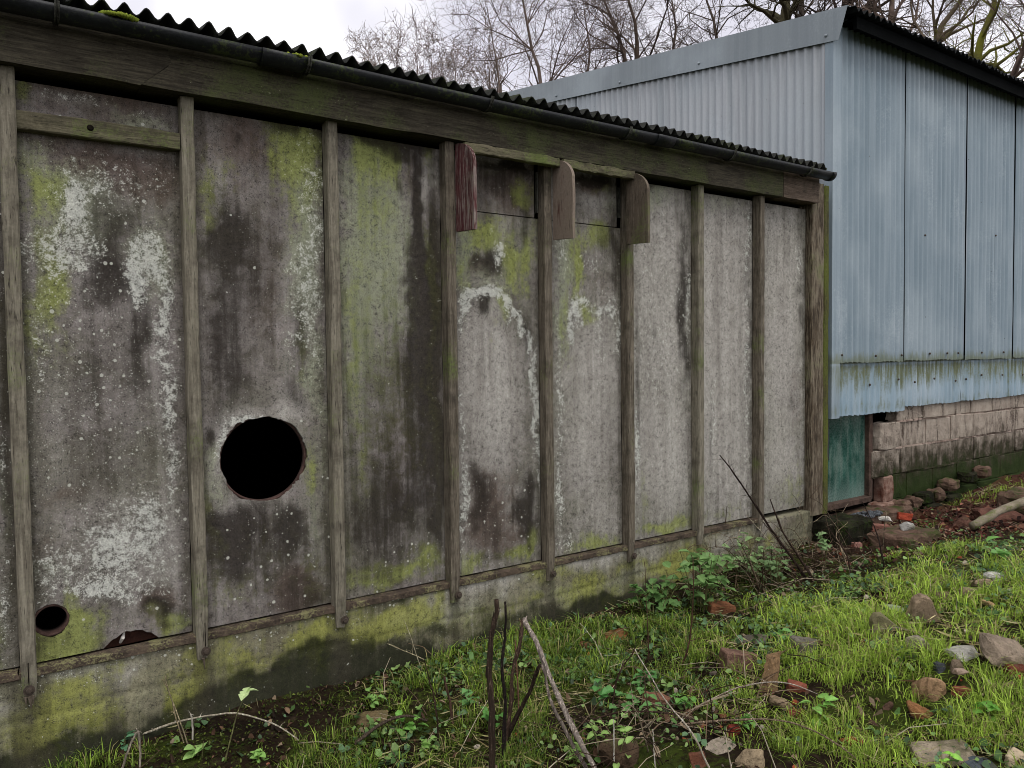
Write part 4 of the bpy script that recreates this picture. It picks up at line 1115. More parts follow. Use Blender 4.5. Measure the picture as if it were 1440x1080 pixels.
def panel(name, x0, x1, z0, z1, rows, mat, holes=(), edge=None, y=YP, th=.02, parent=shed, step=.014, warp=.003, seed=0):
    nxp = max(2, int((x1 - x0) / step)); nzp = max(2, int((z1 - z0) / step))
    gx, gz_ = np.meshgrid(np.linspace(x0, x1, nxp + 1), np.linspace(z0, z1, nzp + 1))
    L = wloc(parent)
    if not holes and edge is None:
        P2 = np.stack([gx.ravel(), gz_.ravel()], 1); W_ = nxp + 1
        i2, j2 = np.meshgrid(np.arange(nxp), np.arange(nzp)); b = (j2 * W_ + i2).ravel()
        faces = np.stack([b, b + 1, b + W_ + 1, b + W_], 1).tolist()
        loops = [list(range(W_)) + [W_ * (k + 1) + nxp for k in range(nzp)] + [W_ * nzp + nxp - 1 - k for k in range(nxp)] + [W_ * (nzp - 1 - k) for k in range(nzp - 1)]]
    else:
        out = [(x0, z1), (x0, z0)] + (edge or []) + [(x1, z0), (x1, z1)]
        def inside(p, poly):
            c = False; n = len(poly)
            for i in range(n):
                a, b = poly[i], poly[i - 1]
                if (a[1] > p[1]) != (b[1] > p[1]) and p[0] < (b[0] - a[0]) * (p[1] - a[1]) / (b[1] - a[1]) + a[0]: c = not c
            return c
        def near(p, poly, d): return any((p[0] - a)**2 + (p[1] - b)**2 < d * d for a, b in poly)
        dense = []
        for k in range(len(out)):
            a = Vector(out[k]); b = Vector(out[(k + 1) % len(out)]); m_ = max(1, int((b - a).length / step))
            dense += [tuple(a.lerp(b, t / m_)) for t in range(m_)]
        polys = [dense] + [list(h) for h in holes]
        pts = []; cons = []
        for pl_ in polys:
            o = len(pts); pts += pl_; cons += [(o + k, o + (k + 1) % len(pl_)) for k in range(len(pl_))]
        hb = [(min(a for a, b in h) - .02, max(a for a, b in h) + .02, min(b for a, b in h) - .02, max(b for a, b in h) + .02) for h in holes]
        for p in zip(gx.ravel(), gz_.ravel()):
            if p[0] < x0 + step * .6 or p[0] > x1 - step * .6 or p[1] > z1 - step * .6 or p[1] < z0 + step * .6: continue
            if edge and p[1] < z0 + .09 and (not inside(p, dense) or near(p, dense, step * .5)): continue
            bad = False
            for h, q in zip(holes, hb):
                if q[0] < p[0] < q[1] and q[2] < p[1] < q[3] and (inside(p, h) or near(p, h, step * .5)): bad = True
            if not bad: pts.append(p)
        vs2, _, fs, *_r = delaunay_2d_cdt([Vector(p) for p in pts], cons, [], 0, 1e-6)
        P2 = np.array([(v.x, v.y) for v in vs2]); faces = []
        for f in fs:
            c = (sum(P2[i][0] for i in f) / len(f), sum(P2[i][1] for i in f) / len(f))
            if any(q[0] < c[0] < q[1] and q[2] < c[1] < q[3] and inside(c, h) for h, q in zip(holes, hb)): continue
            if edge and c[1] < z0 + .09 and not inside(c, dense): continue
            faces.append(list(f))
        cnt = {}
        for f in faces:
            for k in range(len(f)): e = (f[k], f[(k + 1) % len(f)]); cnt[tuple(sorted(e))] = cnt.get(tuple(sorted(e)), 0) + 1
        loops = None; bedges = [e for e, c in cnt.items() if c == 1]
    yy = y + (fbm(P2[:, 0] * 3 + seed * 5, P2[:, 1] * 3, 2) - .5) * warp * 2
    v = [(a - L.x, b - L.y, c - L.z) for a, b, c in zip(P2[:, 0], yy, P2[:, 1])]; n0 = len(v)
    if loops: bedges = [(l[k], l[(k + 1) % len(l)]) for l in loops for k in range(len(l))]
    bi = {}
    for e in bedges:
        for i in e:
            if i not in bi: bi[i] = len(v); v.append((v[i][0], y + th - L.y, v[i][2]))
    faces = faces + [[a, b, bi[b], bi[a]] for a, b in bedges]
    me = bpy.data.meshes.new(name); me.from_pydata(v, [], faces)
    bm = bmesh.new(); bm.from_mesh(me); bmesh.ops.recalc_face_normals(bm, faces=bm.faces); bm.to_mesh(me); bm.free()
    allp = np.array([(p[0] + L.x, p[2] + L.z) for p in v]); stain(me, allp, rows); me.materials.append(mat.m)
    o = bpy.data.objects.new(name, me); col.objects.link(o); o.parent = parent; return o
rr = random.Random(4)
def ring(cx, cz, rx, rz, n=72, rag=.006, bite=None, seed=1):
    out = []
    for k in range(n):
        a = 2 * PI * k / n; f = 1 + rag / rx * ((fbm(math.cos(a) * 3 + 9, math.sin(a) * 3, seed) - .5) * 2.4 + (fbm(math.cos(a) * 14 + 9, math.sin(a) * 14, seed) - .5) * 1.2)
        if bite and abs(a - bite) < .22: f *= 1.05
        out.append((cx + rx * f * math.cos(a), cz + rz * f * math.sin(a)))
    return out
W = .61
hole1 = ring(.903, .692, .187, .187, 110, .013, 2.3); hole2 = ring(.082, .146, .060, .062, 48, .004, None, 5)
EDGE = [(.253, -.002), (.27, .012), (.286, .027), (.30, .030), (.32, .044), (.338, .05), (.352, .045), (.37, .047), (.395, .043), (.41, .03), (.425, .026), (.441, .012), (.455, -.002)]
Z0 = -.004
panel('cement_panel', -.62, -.024, Z0, ZT - .03, BLOBS[-1], MPANEL[0])
panel('cement_panel', .026, .585, Z0, 1.995, BLOBS[0], MPANEL[0], [hole2], EDGE)
panel('cement_panel', .026, .585, 2.03, ZT - .03, BLOBS[0], MPANEL[0], y=YP - .002)
panel('cement_panel', .635, 1.195, Z0, ZT - .03, BLOBS[1], MPANEL[0], [hole1])
panel('cement_panel', 1.245, 1.805, Z0, ZT - .03, BLOBS[2], MPANEL[0])
panel('cement_panel', 1.855, 2.415, Z0, 1.872, BLOBS[3], MPANEL[1])
panel('vent_flap', 1.875, 2.395, 1.878, ZT - .02, BLOBS[3], MPANEL[0], y=YP + .004)
panel('cement_panel', 2.465, 3.025, Z0, 1.872, BLOBS[4], MPANEL[1])
panel('vent_flap', 2.485, 3.0, 1.878, ZT - .02, BLOBS[4], MPANEL[1], y=YP + .004)
panel('cement_panel', 3.075, 3.635, Z0, ZT - .03, BLOBS[5], MPANEL[2])
panel('cement_panel', 3.685, 4.245, Z0, ZT - .03, BLOBS[6], MPANEL[2])
panel('cement_panel', 4.295, 4.848, Z0, ZT - .03, BLOBS[7], MPANEL[2])
# plinth of cast concrete with faint shutter lines, standing a little proud
pa = []
def plinth():
    x0, x1, z0, z1 = -3.0, 4.9, -.62, -.038
    gx, gz_ = np.meshgrid(np.linspace(x0, x1, 440), np.linspace(z0, z1, 40)); L = wloc(shed); Wn = 440
    y = .015 + (fbm(gx * 2.5, gz_ * 6, 4) - .5) * .014 + np.where(np.abs(gz_ + .2 - .012 * np.sin(gx * 2)) < .008, .006, 0) + np.where((gx - .02)**2 < 1e-4, .006, 0)
    v = np.stack([gx.ravel(), y.ravel(), gz_.ravel()], 1)
    i2, j2 = np.meshgrid(np.arange(Wn - 1), np.arange(39)); b = (j2 * Wn + i2).ravel()
    f = np.stack([b, b + 1, b + Wn + 1, b + Wn], 1).tolist(); n0 = len(v)
    top = [39 * Wn + k for k in range(Wn)]; side = [k * Wn + Wn - 1 for k in range(40)]
    v = v.tolist()
    for k in top: v.append((v[k][0], .13, v[k][2]))
    for k in range(Wn - 1): f.append([top[k], top[k + 1], n0 + k + 1, n0 + k])
    n1 = len(v)
    for k in side: v.append((v[k][0], .13, v[k][2]))
    for k in range(39): f.append([side[k], side[k + 1], n1 + k + 1, n1 + k])
    me = bpy.data.meshes.new('plinth'); me.from_pydata([(p[0] - L.x, p[1] - L.y, p[2] - L.z) for p in v], [], f)
    bm = bmesh.new(); bm.from_mesh(me); bmesh.ops.recalc_face_normals(bm, faces=bm.faces); bm.to_mesh(me); bm.free()
    me.polygons.foreach_set('use_smooth', [True] * len(me.polygons))
    extra = []
    q = random.Random(8)
    for k in range(46):
        x = q.uniform(-3, 4.8); extra.append((0, x, q.uniform(-.35, -.08), q.uniform(.06, .2), q.uniform(.03, .1), q.uniform(.3, .7)))
        x = q.uniform(-3, 4.8); extra.append((5, x, q.uniform(-.25, -.05), q.uniform(.06, .2), q.uniform(.02, .08), q.uniform(.2, .6)))
    for k in range(60): extra.append((2, -3 + k * .133, -.40 + .05 * math.sin(k * 1.7), .12, .07, .75))
    stain(me, np.array([(p[0], p[2]) for p in v]), PLINTH + extra); me.materials.append(MPLINTH.m)
    o = bpy.data.objects.new('plinth', me); col.objects.link(o); o.parent = shed
plinth()
# rusty angle strip the panels stand on, one length per pair of bays
for k, (a, b) in enumerate([(-1.2, -.03), (-.028, .605), (.607, 1.215), (1.217, 1.825), (1.827, 2.437), (2.439, 3.045), (3.047, 3.655), (3.657, 4.26)]):
    obj('angle_strip', MB().beam('x', a, b, (.004, -.041), (.07, -.012 if k not in (3,) else -.010), .003, 20, .0022, k), MRUST, shed)
# posts
def post(k, x, mat, zb, w_=.05, d=.065, seed=0, tipcut=True):
    m = MB().beam('z', zb, ZT - .002, (x - w_ / 2, YP - d), (x + w_ / 2, YP + .003), .006, 30, .0016, seed, {0: .8, 1: .94} if tipcut else None, .0022)
    o = obj('post', m, mat, shed); return o
bolt_mb = MB().tube([(0, .002, 0), (0, -.0025, 0)], .019, 16).tube([(0, -.002, 0), (0, -.0085, 0), (0, -.010, 0)], [.0115, .0115, .0095], 6)
bolt0 = None
for k in range(8):
    zb = [-.115, -.115, -.112, -.113, -.112, -.11, -.10, -.085][k]
    p = post(k, W * k, [WGREY, WGREY, WGREY, WBROWN, WBROWN, WBROWN, WGREY, WBROWN][k], zb, [.052, .05, .05, .052, .05, .05, .052, .05][k], [.06, .06, .065, .068, .066, .066, .066, .066][k], k + 3)
    if k > 5: continue
    bx = W * k + (.0 if k == 0 else .012); by = YP - .066; bz = zb + .036
    if bolt0 is None:
        bolt0 = obj('bolt', bolt_mb, MBOLT, p, False, (0, 0, 0)); bolt0.location = Vector((bx, by, bz)) - wloc(p)
    else: put_copy(bolt0, p, (bx, by, bz))
    # the split that runs up from the bolt
    obj('split', MB().beam('z', bz + .02, bz + .1 + .02 * (k % 2), (bx - .0012, by + .004), (bx + .0012, by + .01), .0003, 6, .0008, k), MDARK, p) if k < 2 else None
for k in (-1, -2): post(k, W * k, WGREY, -.115, seed=40 - k)
obj('frayed_fibre', MB().tube([(0.0, -.016, -.10), (.004, -.017, -.125), (.006, -.014, -.15)], [.009, .005, .001], 6).tube([(-.012, -.016, -.10), (-.011, -.017, -.13)], [.007, .001], 5).tube([(.012, -.016, -.10), (.012, -.015, -.132)], [.006, .001], 5), WBOARD, shed)
obj('frayed_fibre', MB().tube([(.612, -.012, -.105), (.616, -.008, -.13), (.619, .0, -.16)], [.007, .004, .001], 5), WBOARD, shed)
# end post: dark recess, front board, green corner board
obj('jamb', MB().beam('z', -.06, 2.36, (4.84, YP + .035), (4.88, YP + .054), .004, 16, .0015, 60), WDARK, shed)
obj('end_post', MB().beam('z', -.075, 2.35, (4.862, .0), (5.006, YP + .055), .008, 26, .002, 61), WDARK, shed)
obj('corner_board', MB().beam('z', -.08, 2.34, (5.01, .004), (5.078, YP + .06), .01, 26, .003, 62), WMOSS, shed)
# crossbar in the first bay, with a knot
cb = obj('crossbar', MB().beam('x', .028, .583, (YP - .046, 1.975), (YP + .002, 2.044), .004, 16, .0016, 70, None, .002), WBAR, shed)
obj('knot', MB().tube([(.262, YP - .049, 2.014), (.262, YP - .044, 2.014)], [.008, .013], 10), MDARK, cb)
# fascia, in lengths with a scarf joint near the left
def fascia(x0, x1, mat, s0=0., s1=0., seed=0):
    m = MB(); n = max(6, int((x1 - x0) / .1)); q = random.Random(seed); vv = []
    for i in range(n + 1):
        t = i / n
        for (y, z) in ((-.055, ZT), (-.055, 2.37), (.11, 2.37), (.11, ZT + .004)):
            x = x0 + (x1 - x0) * t; up = (z - ZT) / .18
            if i == 0: x += s0 * up
            if i == n: x += s1 * up
            vv.append((x, y + q.uniform(-.0016, .0016), z + q.uniform(-.0035, .002)))
    ff = [(i * 4 + k, i * 4 + (k + 1) % 4, (i + 1) * 4 + (k + 1) % 4, (i + 1) * 4 + k) for i in range(n) for k in range(4)] + [(3, 2, 1, 0), tuple(n * 4 + k for k in range(4))]
    return obj('fascia_board', m.add(vv, ff), mat, shed)
fascia(-2.2, .43, WFASC, 0, .2, 1); fascia(.434, 4.44, WFASC, .2, 0, 2); fascia(4.444, 4.86, WFASC2, 0, 0, 3)
# louvre cheeks under the fascia, with the rail that joins them
def cheek(x, mat, z0, z1, d, seed, lab):
    n = 14; yb = YP - .066; out = [(yb, z0 + .004), (yb - d, z0 - .006)]
    q = random.Random(seed)
    out += [(yb - d + q.uniform(-.002, .002), z0 + (z1 - d * .75 - z0) * t) for t in (.2, .4, .6, .8, 1)]
    out += [(yb - d * math.cos(a) * 1.0, z1 - d * .75 + d * .75 * math.sin(a)) for a in [PI / 2 * k / n for k in range(1, n)]] + [(yb, z1)]
    N_ = len(out); m = MB(); vv = [(x - .009, y, z) for y, z in out] + [(x + .009, y, z) for y, z in out]
    ff = [tuple(range(N_)), tuple(range(2 * N_ - 1, N_ - 1, -1))] + [(k, (k + 1) % N_, N_ + (k + 1) % N_, N_ + k) for k in range(N_)]
    o = obj('cheek_board', m.add(vv, ff), mat, shed); o['label'] = lab; return o
cheek(1.866, WRED, 1.745, 2.178, .168, 1, 'cheek board with flaking crimson paint')
cheek(2.478, WRED2, 1.75, 2.178, .168, 2, 'cheek board with worn dull red paint')
cheek(3.022, WBOARD, 1.765, 2.178, .172, 3, 'bare grey cheek board')
obj('rail', MB().beam('x', 1.878, 2.467, (-.085, 2.133), (-.045, 2.18), .003, 14, .003, 5, None, .002), WBAR, shed)
obj('rail', MB().beam('x', 2.489, 3.011, (-.085, 2.133), (-.045, 2.178), .003, 14, .003, 6, None, .002), WBAR, shed)
obj('hinge_strip', MB().box((2.398, YP - .02, 1.9), (2.404, YP + .0, 2.12)), MSTRAP, shed)
obj('hinge_strip', MB().box((3.003, YP - .02, 1.93), (3.009, YP + .0, 2.11)), MSTRAP, shed)
# rims of the two openings, the rusted board behind the broken foot of the first panel
def rim(cx, cz, r, y0, y1, t, nm='pipe_rim'):
    n = 56; vv = []
    for k in range(n):
        a = 2 * PI * k / n
        for (rad, y) in ((r, y0), (r + t, y0), (r + t, y1), (r, y1)): vv.append((cx + rad * math.cos(a), y, cz + rad * math.sin(a)))
    ff = [(k * 4 + j, k * 4 + (j + 1) % 4, ((k + 1) % n) * 4 + (j + 1) % 4, ((k + 1) % n) * 4 + j) for k in range(n) for j in range(4)]
    return obj(nm, MB().add(vv, ff), MPIPE, shed, True)
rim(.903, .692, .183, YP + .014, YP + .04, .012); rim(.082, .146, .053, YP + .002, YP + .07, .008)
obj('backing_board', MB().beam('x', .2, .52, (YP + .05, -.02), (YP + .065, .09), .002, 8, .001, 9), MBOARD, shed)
obj('torn_flake', MB().tube([(.318, YP + .03, .0), (.325, YP + .01, .022), (.332, YP + .02, .04)], [.006, .008, .003], 6), simple('white_flake', 'b9b4ac', 'd0ccc4', 30), shed)
# corrugated roof
pitch = .0762
def corrugated(x0, x1, rows, amp, th=.006, k=8):
    """rows: (y, z) of the neutral line, from the eave up; waves run across x"""
    n = int(round((x1 - x0) / pitch * k)); m = MB(); vv = []; ff = []; y0_s = x0 * 7.3
    for top in (1, 0):
        for (y, z) in rows:
            for i in range(n + 1):
                x = x0 + (x1 - x0) * i / n; wv = amp * (1 + .35 * (vnoise(x / pitch * .9, y0_s) - .5)) * math.cos(2 * PI * x / pitch) + .008 * (vnoise(x * 1.3, y0_s + 3) - .5)
                yj = (vnoise(x * 30, y0_s + 9) - .5) * .02 + (vnoise(x * 3, y0_s + 5) - .5) * .016 if (y, z) == rows[0] else 0
                vv.append((x, y + float(yj), z + float(wv) + (th if top else 0)))
    nr = len(rows); S = nr * (n + 1)
    for t in (0, 1):
        for r in range(nr - 1):
            for i in range(n): a = t * S + r * (n + 1) + i; ff.append((a, a + 1, a + n + 2, a + n + 1))
    for i in range(n):
        ff.append((i, i + 1, S + i + 1, S + i)); e = (nr - 1) * (n + 1); ff.append((e + i, e + i + 1, S + e + i + 1, S + e + i))
    for r in range(nr - 1):
        for e in (0, n): ff.append((r * (n + 1) + e, (r + 1) * (n + 1) + e, S + (r + 1) * (n + 1) + e, S + r * (n + 1) + e))
    return m.add(vv, ff)
for k, (a, b) in enumerate([(-2.3, -.7625), (-.762, .7615), (.762, 2.2855), (2.286, 3.8095), (3.81, 4.93)]):
    dz = (k % 2) * .007
    obj('roof_sheet', corrugated(a - (.0 if k == 0 else .05), b, [(-.075 - .004 * (k % 2), 2.447 + dz), (3.2, 2.95 + dz)], .018), MROOFS, shed, True)
# gutter: half round, in lengths, with straps and a union
def gutter(x0, x1, y=-.118, z=2.388, r=.047, t=.004, drop=0., n=12, seg=8):
    m = MB(); vv = []; ff = []
    for i in range(seg + 1):
        x = x0 + (x1 - x0) * i / seg; zz = z - drop * math.sin(PI * i / seg)
        for rad in (r, r - t):
            for k in range(n + 1):
                a = PI + PI * k / n; vv.append((x, y + rad * math.cos(a), zz + rad * math.sin(a)))
    q = 2 * (n + 1)
    for i in range(seg):
        for k in range(n):
            for o in (0, n + 1): b = i * q + o + k; ff.append((b, b + 1, b + q + 1, b + q))
        for k in (0, n): b = i * q + k; c = b + n + 1; ff.append((b, b + q, c + q, c))
    for e in (0, seg):
        for k in range(n): b = e * q + k; ff.append((b, b + 1, b + n + 2, b + n + 1))
    return m.add(vv, ff)
g1 = obj('gutter', gutter(-2.3, .96, drop=.004), MGUT, shed, True); g2 = obj('gutter', gutter(.962, 3.2, drop=.005), MGUT, shed, True); g3 = obj('gutter', gutter(3.202, 4.88), MGUT, shed, True)
obj('union', gutter(.87, 1.07, r=.0512, seg=2), MGUT, g1, True); obj('union', gutter(3.13, 3.27, r=.0512, seg=2), MGUT, g2, True)
obj('stop_end', gutter(4.86, 4.895, r=.052, seg=2).add([(4.895, -.118 + .052 * math.cos(PI + PI * k / 12), 2.388 + .052 * math.sin(PI + PI * k / 12)) for k in range(13)], [tuple(range(13))]), MGUT, g3, True)
for k, x in enumerate([-1.2, .155, 1.07, 1.985, 2.91, 3.80, 4.6]):
    pts = [(x, -.118 + .057 * math.cos(PI + PI * t / 10), 2.392 + .057 * math.sin(PI + PI * t / 10)) for t in range(10)] + [(x, -.034, 2.37), (x, -.033, 2.30)]
    m = MB()
    for sx in (-.009, .0): m.tube([(p[0] + sx, p[1], p[2]) for p in pts], .0045, 5)
    obj('strap', m, MSTRAP, [g1, g1, g2, g2, g2, g3, g3][k])
def clump(cx, cy, cz, rx, ry, rz, n, q, s=.012):
    m = MB()
    for k in range(n):
        a = q.random() * 6.28; u = q.random()**.5; x = cx + rx * u * math.cos(a); y = cy + ry * u * math.sin(a); z = cz + rz * (1 - u) * q.random()
        r = s * q.uniform(.5, 1.2); pv = [Vector((q.gauss(0, 1), q.gauss(0, 1), q.gauss(0, 1))).normalized() * r for _ in range(8)]
        bm = bmesh.new(); bmesh.ops.create_icosphere(bm, subdivisions=1, radius=r)
        m.add([(x + v.co.x * q.uniform(.8, 1.25), y + v.co.y * q.uniform(.8, 1.25), z + v.co.z * q.uniform(.7, 1.1)) for v in bm.verts], [[v.index for v in f.verts] for f in bm.faces]); bm.free()
    return m
q = random.Random(3)
obj('moss', clump(.345, -.155, 2.39, .06, .025, .012, 60, q), MMOSS, g1, True, kind='stuff')
obj('moss', clump(1.02, -.15, 2.388, .05, .02, .01, 40, q, .009), MMOSS, g1, True, kind='stuff')
obj('moss', clump(-.4, -.14, 2.385, .2, .03, .012, 60, q), MMOSS, g1, True, kind='stuff')
# the rest of the shed: dark inside
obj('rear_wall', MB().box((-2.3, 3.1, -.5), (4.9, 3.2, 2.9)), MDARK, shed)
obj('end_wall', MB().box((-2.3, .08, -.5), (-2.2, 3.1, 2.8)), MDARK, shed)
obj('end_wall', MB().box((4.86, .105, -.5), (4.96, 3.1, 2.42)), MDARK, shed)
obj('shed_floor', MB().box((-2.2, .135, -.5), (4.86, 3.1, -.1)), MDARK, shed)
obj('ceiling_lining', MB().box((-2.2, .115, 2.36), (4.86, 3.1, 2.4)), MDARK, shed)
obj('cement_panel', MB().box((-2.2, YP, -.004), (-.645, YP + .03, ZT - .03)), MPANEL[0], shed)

# ------------------------------------------------------------------ the tin building
XB = 5.17; YB = .055
barn = thing('tin_building', 'tall blue grey corrugated tin building behind the shed end', 'building', (8, 3, -.3))
def sheet_front(x0, x1, z0, z1, y, mat, amp=.0085, seed=0):
    q = random.Random(seed); k = 8; n = int(round((x1 - x0) / pitch * k)); nz_ = 7; vv = []; ff = []
    ph = q.random(); tilt = q.uniform(-.004, .004)
    for r in range(nz_):
        z = z0 + (z1 - z0) * r / (nz_ - 1)
        for i in range(n + 1):
            x = x0 + (x1 - x0) * i / n
            vv.append((x, y - amp * math.cos(2 * PI * (x / pitch + ph)) + tilt * (r / 6 - .5) + .006 * (float(vnoise(x * 2.2, r * .9 + seed)) - .5), z + (.004 * math.sin(i * .9) if r == 0 else 0)))
    for r in range(nz_ - 1):
        for i in range(n): a = r * (n + 1) + i; ff.append((a, a + 1, a + n + 2, a + n + 1))
    return obj('wall_sheet', MB().add(vv, ff), mat, barn, True)
xs = [5.185, 6.205, 7.228, 8.225, 9.235, 10.25, 11.27]
for k in range(6):
    sheet_front(xs[k] + .006, xs[k + 1] - (.031, .014, .012, .012, .009, 0)[k], 1.04 + (.0, .004, -.002, .006, 0, 0)[k], 3.63, YB - .014 - (0, .004, .001, .005, 0, .003)[k], MBLUE, .0125, k)
xl = [5.185, 6.28, 7.28, 8.32, 9.3, 10.3, 11.27]
for k in range(6):
    sheet_front(xl[k], xl[k + 1] - .004, (.625, .655, .66, .668, .67, .67)[k], 1.075, YB + .016 + (.005 if k % 2 else 0), MBLUE2, .0115, 20 + k)
# seams: a black sheet behind the gaps stands in for the lap shadow
obj('seam_shade_backing', MB().box((5.2, YB + .05, .66), (11.27, YB + .09, 3.6)), MBLACK, barn)
ztop = lambda y: 3.43 + .137 * (y - .05)
def sheet_side(y0, y1, seed):
    q = random.Random(seed); k = 8; n = int(round((y1 - y0) / pitch * k)); vv = []; ff = []; ph = q.random()
    for r in range(4):
        for i in range(n + 1):
            y = y0 + (y1 - y0) * i / n; z = .3 + (ztop(y) + .12 - .3) * r / 3
            vv.append((XB - .011 * math.cos(2 * PI * (y / pitch + ph)) + .0015 * math.sin(y * 8 + r), y, z))
    for r in range(3):
        for i in range(n): a = r * (n + 1) + i; ff.append((a, a + 1, a + n + 2, a + n + 1))
    return obj('side_sheet', MB().add(vv, ff), MSIDE, barn, True)
for k in range(7): sheet_side(.06 + k * .99 - (.02 if k else 0), .06 + (k + 1) * .99, 50 + k)
# corner angle
obj('corner_flashing', MB().box((XB - .02, YB - .028, .62), (XB + .085, YB - .024, 3.6)).box((XB - .02, YB - .024, .62), (XB - .016, YB + .04, 3.5)), MBLUE, barn)
# verge flashing on the gable, two lengths
def verge(y0, y1, lift=0):
    m = MB(); a = XB - .03 - lift; vv = []
    for y in (y0, y1):
        zt = ztop(y) + .225; zb_ = ztop(y) + .0
        yy = y if y > -.05 else y
        vv += [(a, y, zt), (a, y + (.07 if y < 0 else 0), zb_), (a + .004, y + (.07 if y < 0 else 0), zb_), (a + .004, y, zt - .004), (XB + .16, y, zt + .0), (XB + .16, y, zt - .004)]
    m.add(vv, [(0, 1, 7, 6), (2, 3, 9, 8), (1, 2, 8, 7), (0, 6, 10, 4), (3, 5, 11, 9), (4, 10, 11, 5), (0, 3, 2, 1), (0, 4, 5, 3), (6, 7, 8, 9), (6, 9, 11, 10)])
    return obj('verge_flashing', m, MTRIM, barn)
verge(-.09, 2.42, .003); verge(2.41, 7.0)
# roof
rows = [(-.13, 3.612), (7.0, 3.612 + .137 * 7.13)]
for k in range(6):
    a = XB + .0 + k * 1.02; obj('roof_sheet', corrugated(a, a + 1.03, [(y, z + (k % 2) * .006) for y, z in rows], .016), MROOFB, barn, True)
obj('eave_shade_strip', MB().box((XB + .1, -.085, 3.50), (11.3, -.055, 3.59)), MBLACK, barn)  # added black strip, painted shade of the overhang's underside
obj('soffit', MB().box((XB + .1, -.054, 3.565), (11.3, YB + .1, 3.585)), MBLACK, barn)  # underside blackened to paint its shade
obj('rear_sheet', MB().box((XB + .03, 6.95, -.3), (11.3, 7.0, 4.5)), MSIDE, barn); obj('far_side_sheet', MB().box((11.28, .1, -.3), (11.3, 6.9, 3.6)), MSIDE, barn)
obj('inner_floor', MB().box((XB + .05, .35, -.3), (11.2, 6.9, -.09)), MDARK, barn); obj('inner_wall', MB().box((5.1, .34, -.3), (11.2, .36, 1.0)), MDARK, barn)
# screws
sm = MB().tube([(0, .004, 0), (0, -.004, 0), (0, -.008, 0)], [.009, .009, .004], 8); scr = None
spots = [(5.27, .80), (5.72, .86), (6.15, .89), (6.41, .86), (6.74, .88), (7.12, .85), (7.32, .86), (7.62, .89), (8.05, .88), (8.5, .87),
         (5.28, 1.10), (5.75, 1.09), (6.14, 1.09), (6.6, 1.1), (6.9, 1.1), (7.1, 1.1), (7.55, 1.1), (8.0, 1.1), (6.5, 2.1), (7.8, 2.2)]
for x, z in spots:
    p = (x, YB - .030 if z > 1.05 else YB + .0, z)
    if scr is None: scr = obj('screw', sm, MBOLT, barn, True, (0, 0, 0)); scr.location = Vector(p) - wloc(barn)
    else: put_copy(scr, barn, p)
smx = MB().tube([(.004, 0, 0), (-.004, 0, 0), (-.008, 0, 0)], [.012, .012, .005], 8); s0 = None
for y, z in [(.08, ztop(.08) + .04), (2.3, ztop(2.3) + .04), (.45, 2.62), (1.3, ztop(1.3) + .05), (3.3, ztop(3.3) + .05)]:
    p = (XB - .037 if z > 3 else XB - .012, y, z)
    if s0 is None: s0 = obj('screw', smx, MTRIM, barn, True, (0, 0, 0)); s0.location = Vector(p) - wloc(barn)
    else: put_copy(s0, barn, p)
# low green window beside the shed end
win = obj('window', MB().beam('z', -.085, .8, (5.83, .12), (5.885, .2), .004, 12, .002, 1).beam('x', 5.1, 5.83, (.10, -.10), (.2, -.055), .004, 12, .002, 2).beam('x', 5.1, 5.83, (.14, .78), (.2, .82), .004, 6, .001, 2), MFRAME, barn)
obj('pane', MB().box((5.08, .16, -.055), (5.83, .168, .78)), MGLASS, win)

# ------------------------------------------------------------------ block wall under the tin
bw = thing('block_wall', 'broken wall of pinkish concrete blocks under the tin sheets', 'wall', (7.5, .12, -.3))
def rough_box(a, b, seed, cut=4, amp=.006, bev=.012):
    q = random.Random(seed); bm = bmesh.new(); bmesh.ops.create_cube(bm, size=1)
    sx, sy, sz = b[0] - a[0], b[1] - a[1], b[2] - a[2]
    for v in bm.verts: v.co = Vector(((a[0] + b[0]) / 2 + v.co.x * sx, (a[1] + b[1]) / 2 + v.co.y * sy, (a[2] + b[2]) / 2 + v.co.z * sz))
    bmesh.ops.bevel(bm, geom=list(bm.edges), offset=bev, segments=1, affect='EDGES')
    bmesh.ops.subdivide_edges(bm, edges=list(bm.edges), cuts=cut, use_grid_fill=True)
    for v in bm.verts: v.co += mnoise.noise_vector(v.co * 14 + Vector((seed, 0, 0))) * amp + mnoise.noise_vector(v.co * 45) * amp * .4
    m = MB(); bm.verts.index_update(); m.add([tuple(v.co) for v in bm.verts], [[v.index for v in f.verts] for f in bm.faces]); bm.free(); return m
courses = [(.535, .735, 6.22, .0), (.312, .525, 5.965, .12), (.092, .302, 5.86, .0), (-.128, .082, 6.17, .2), (-.36, -.138, 6.4, .1)]
q = random.Random(12); first = {}
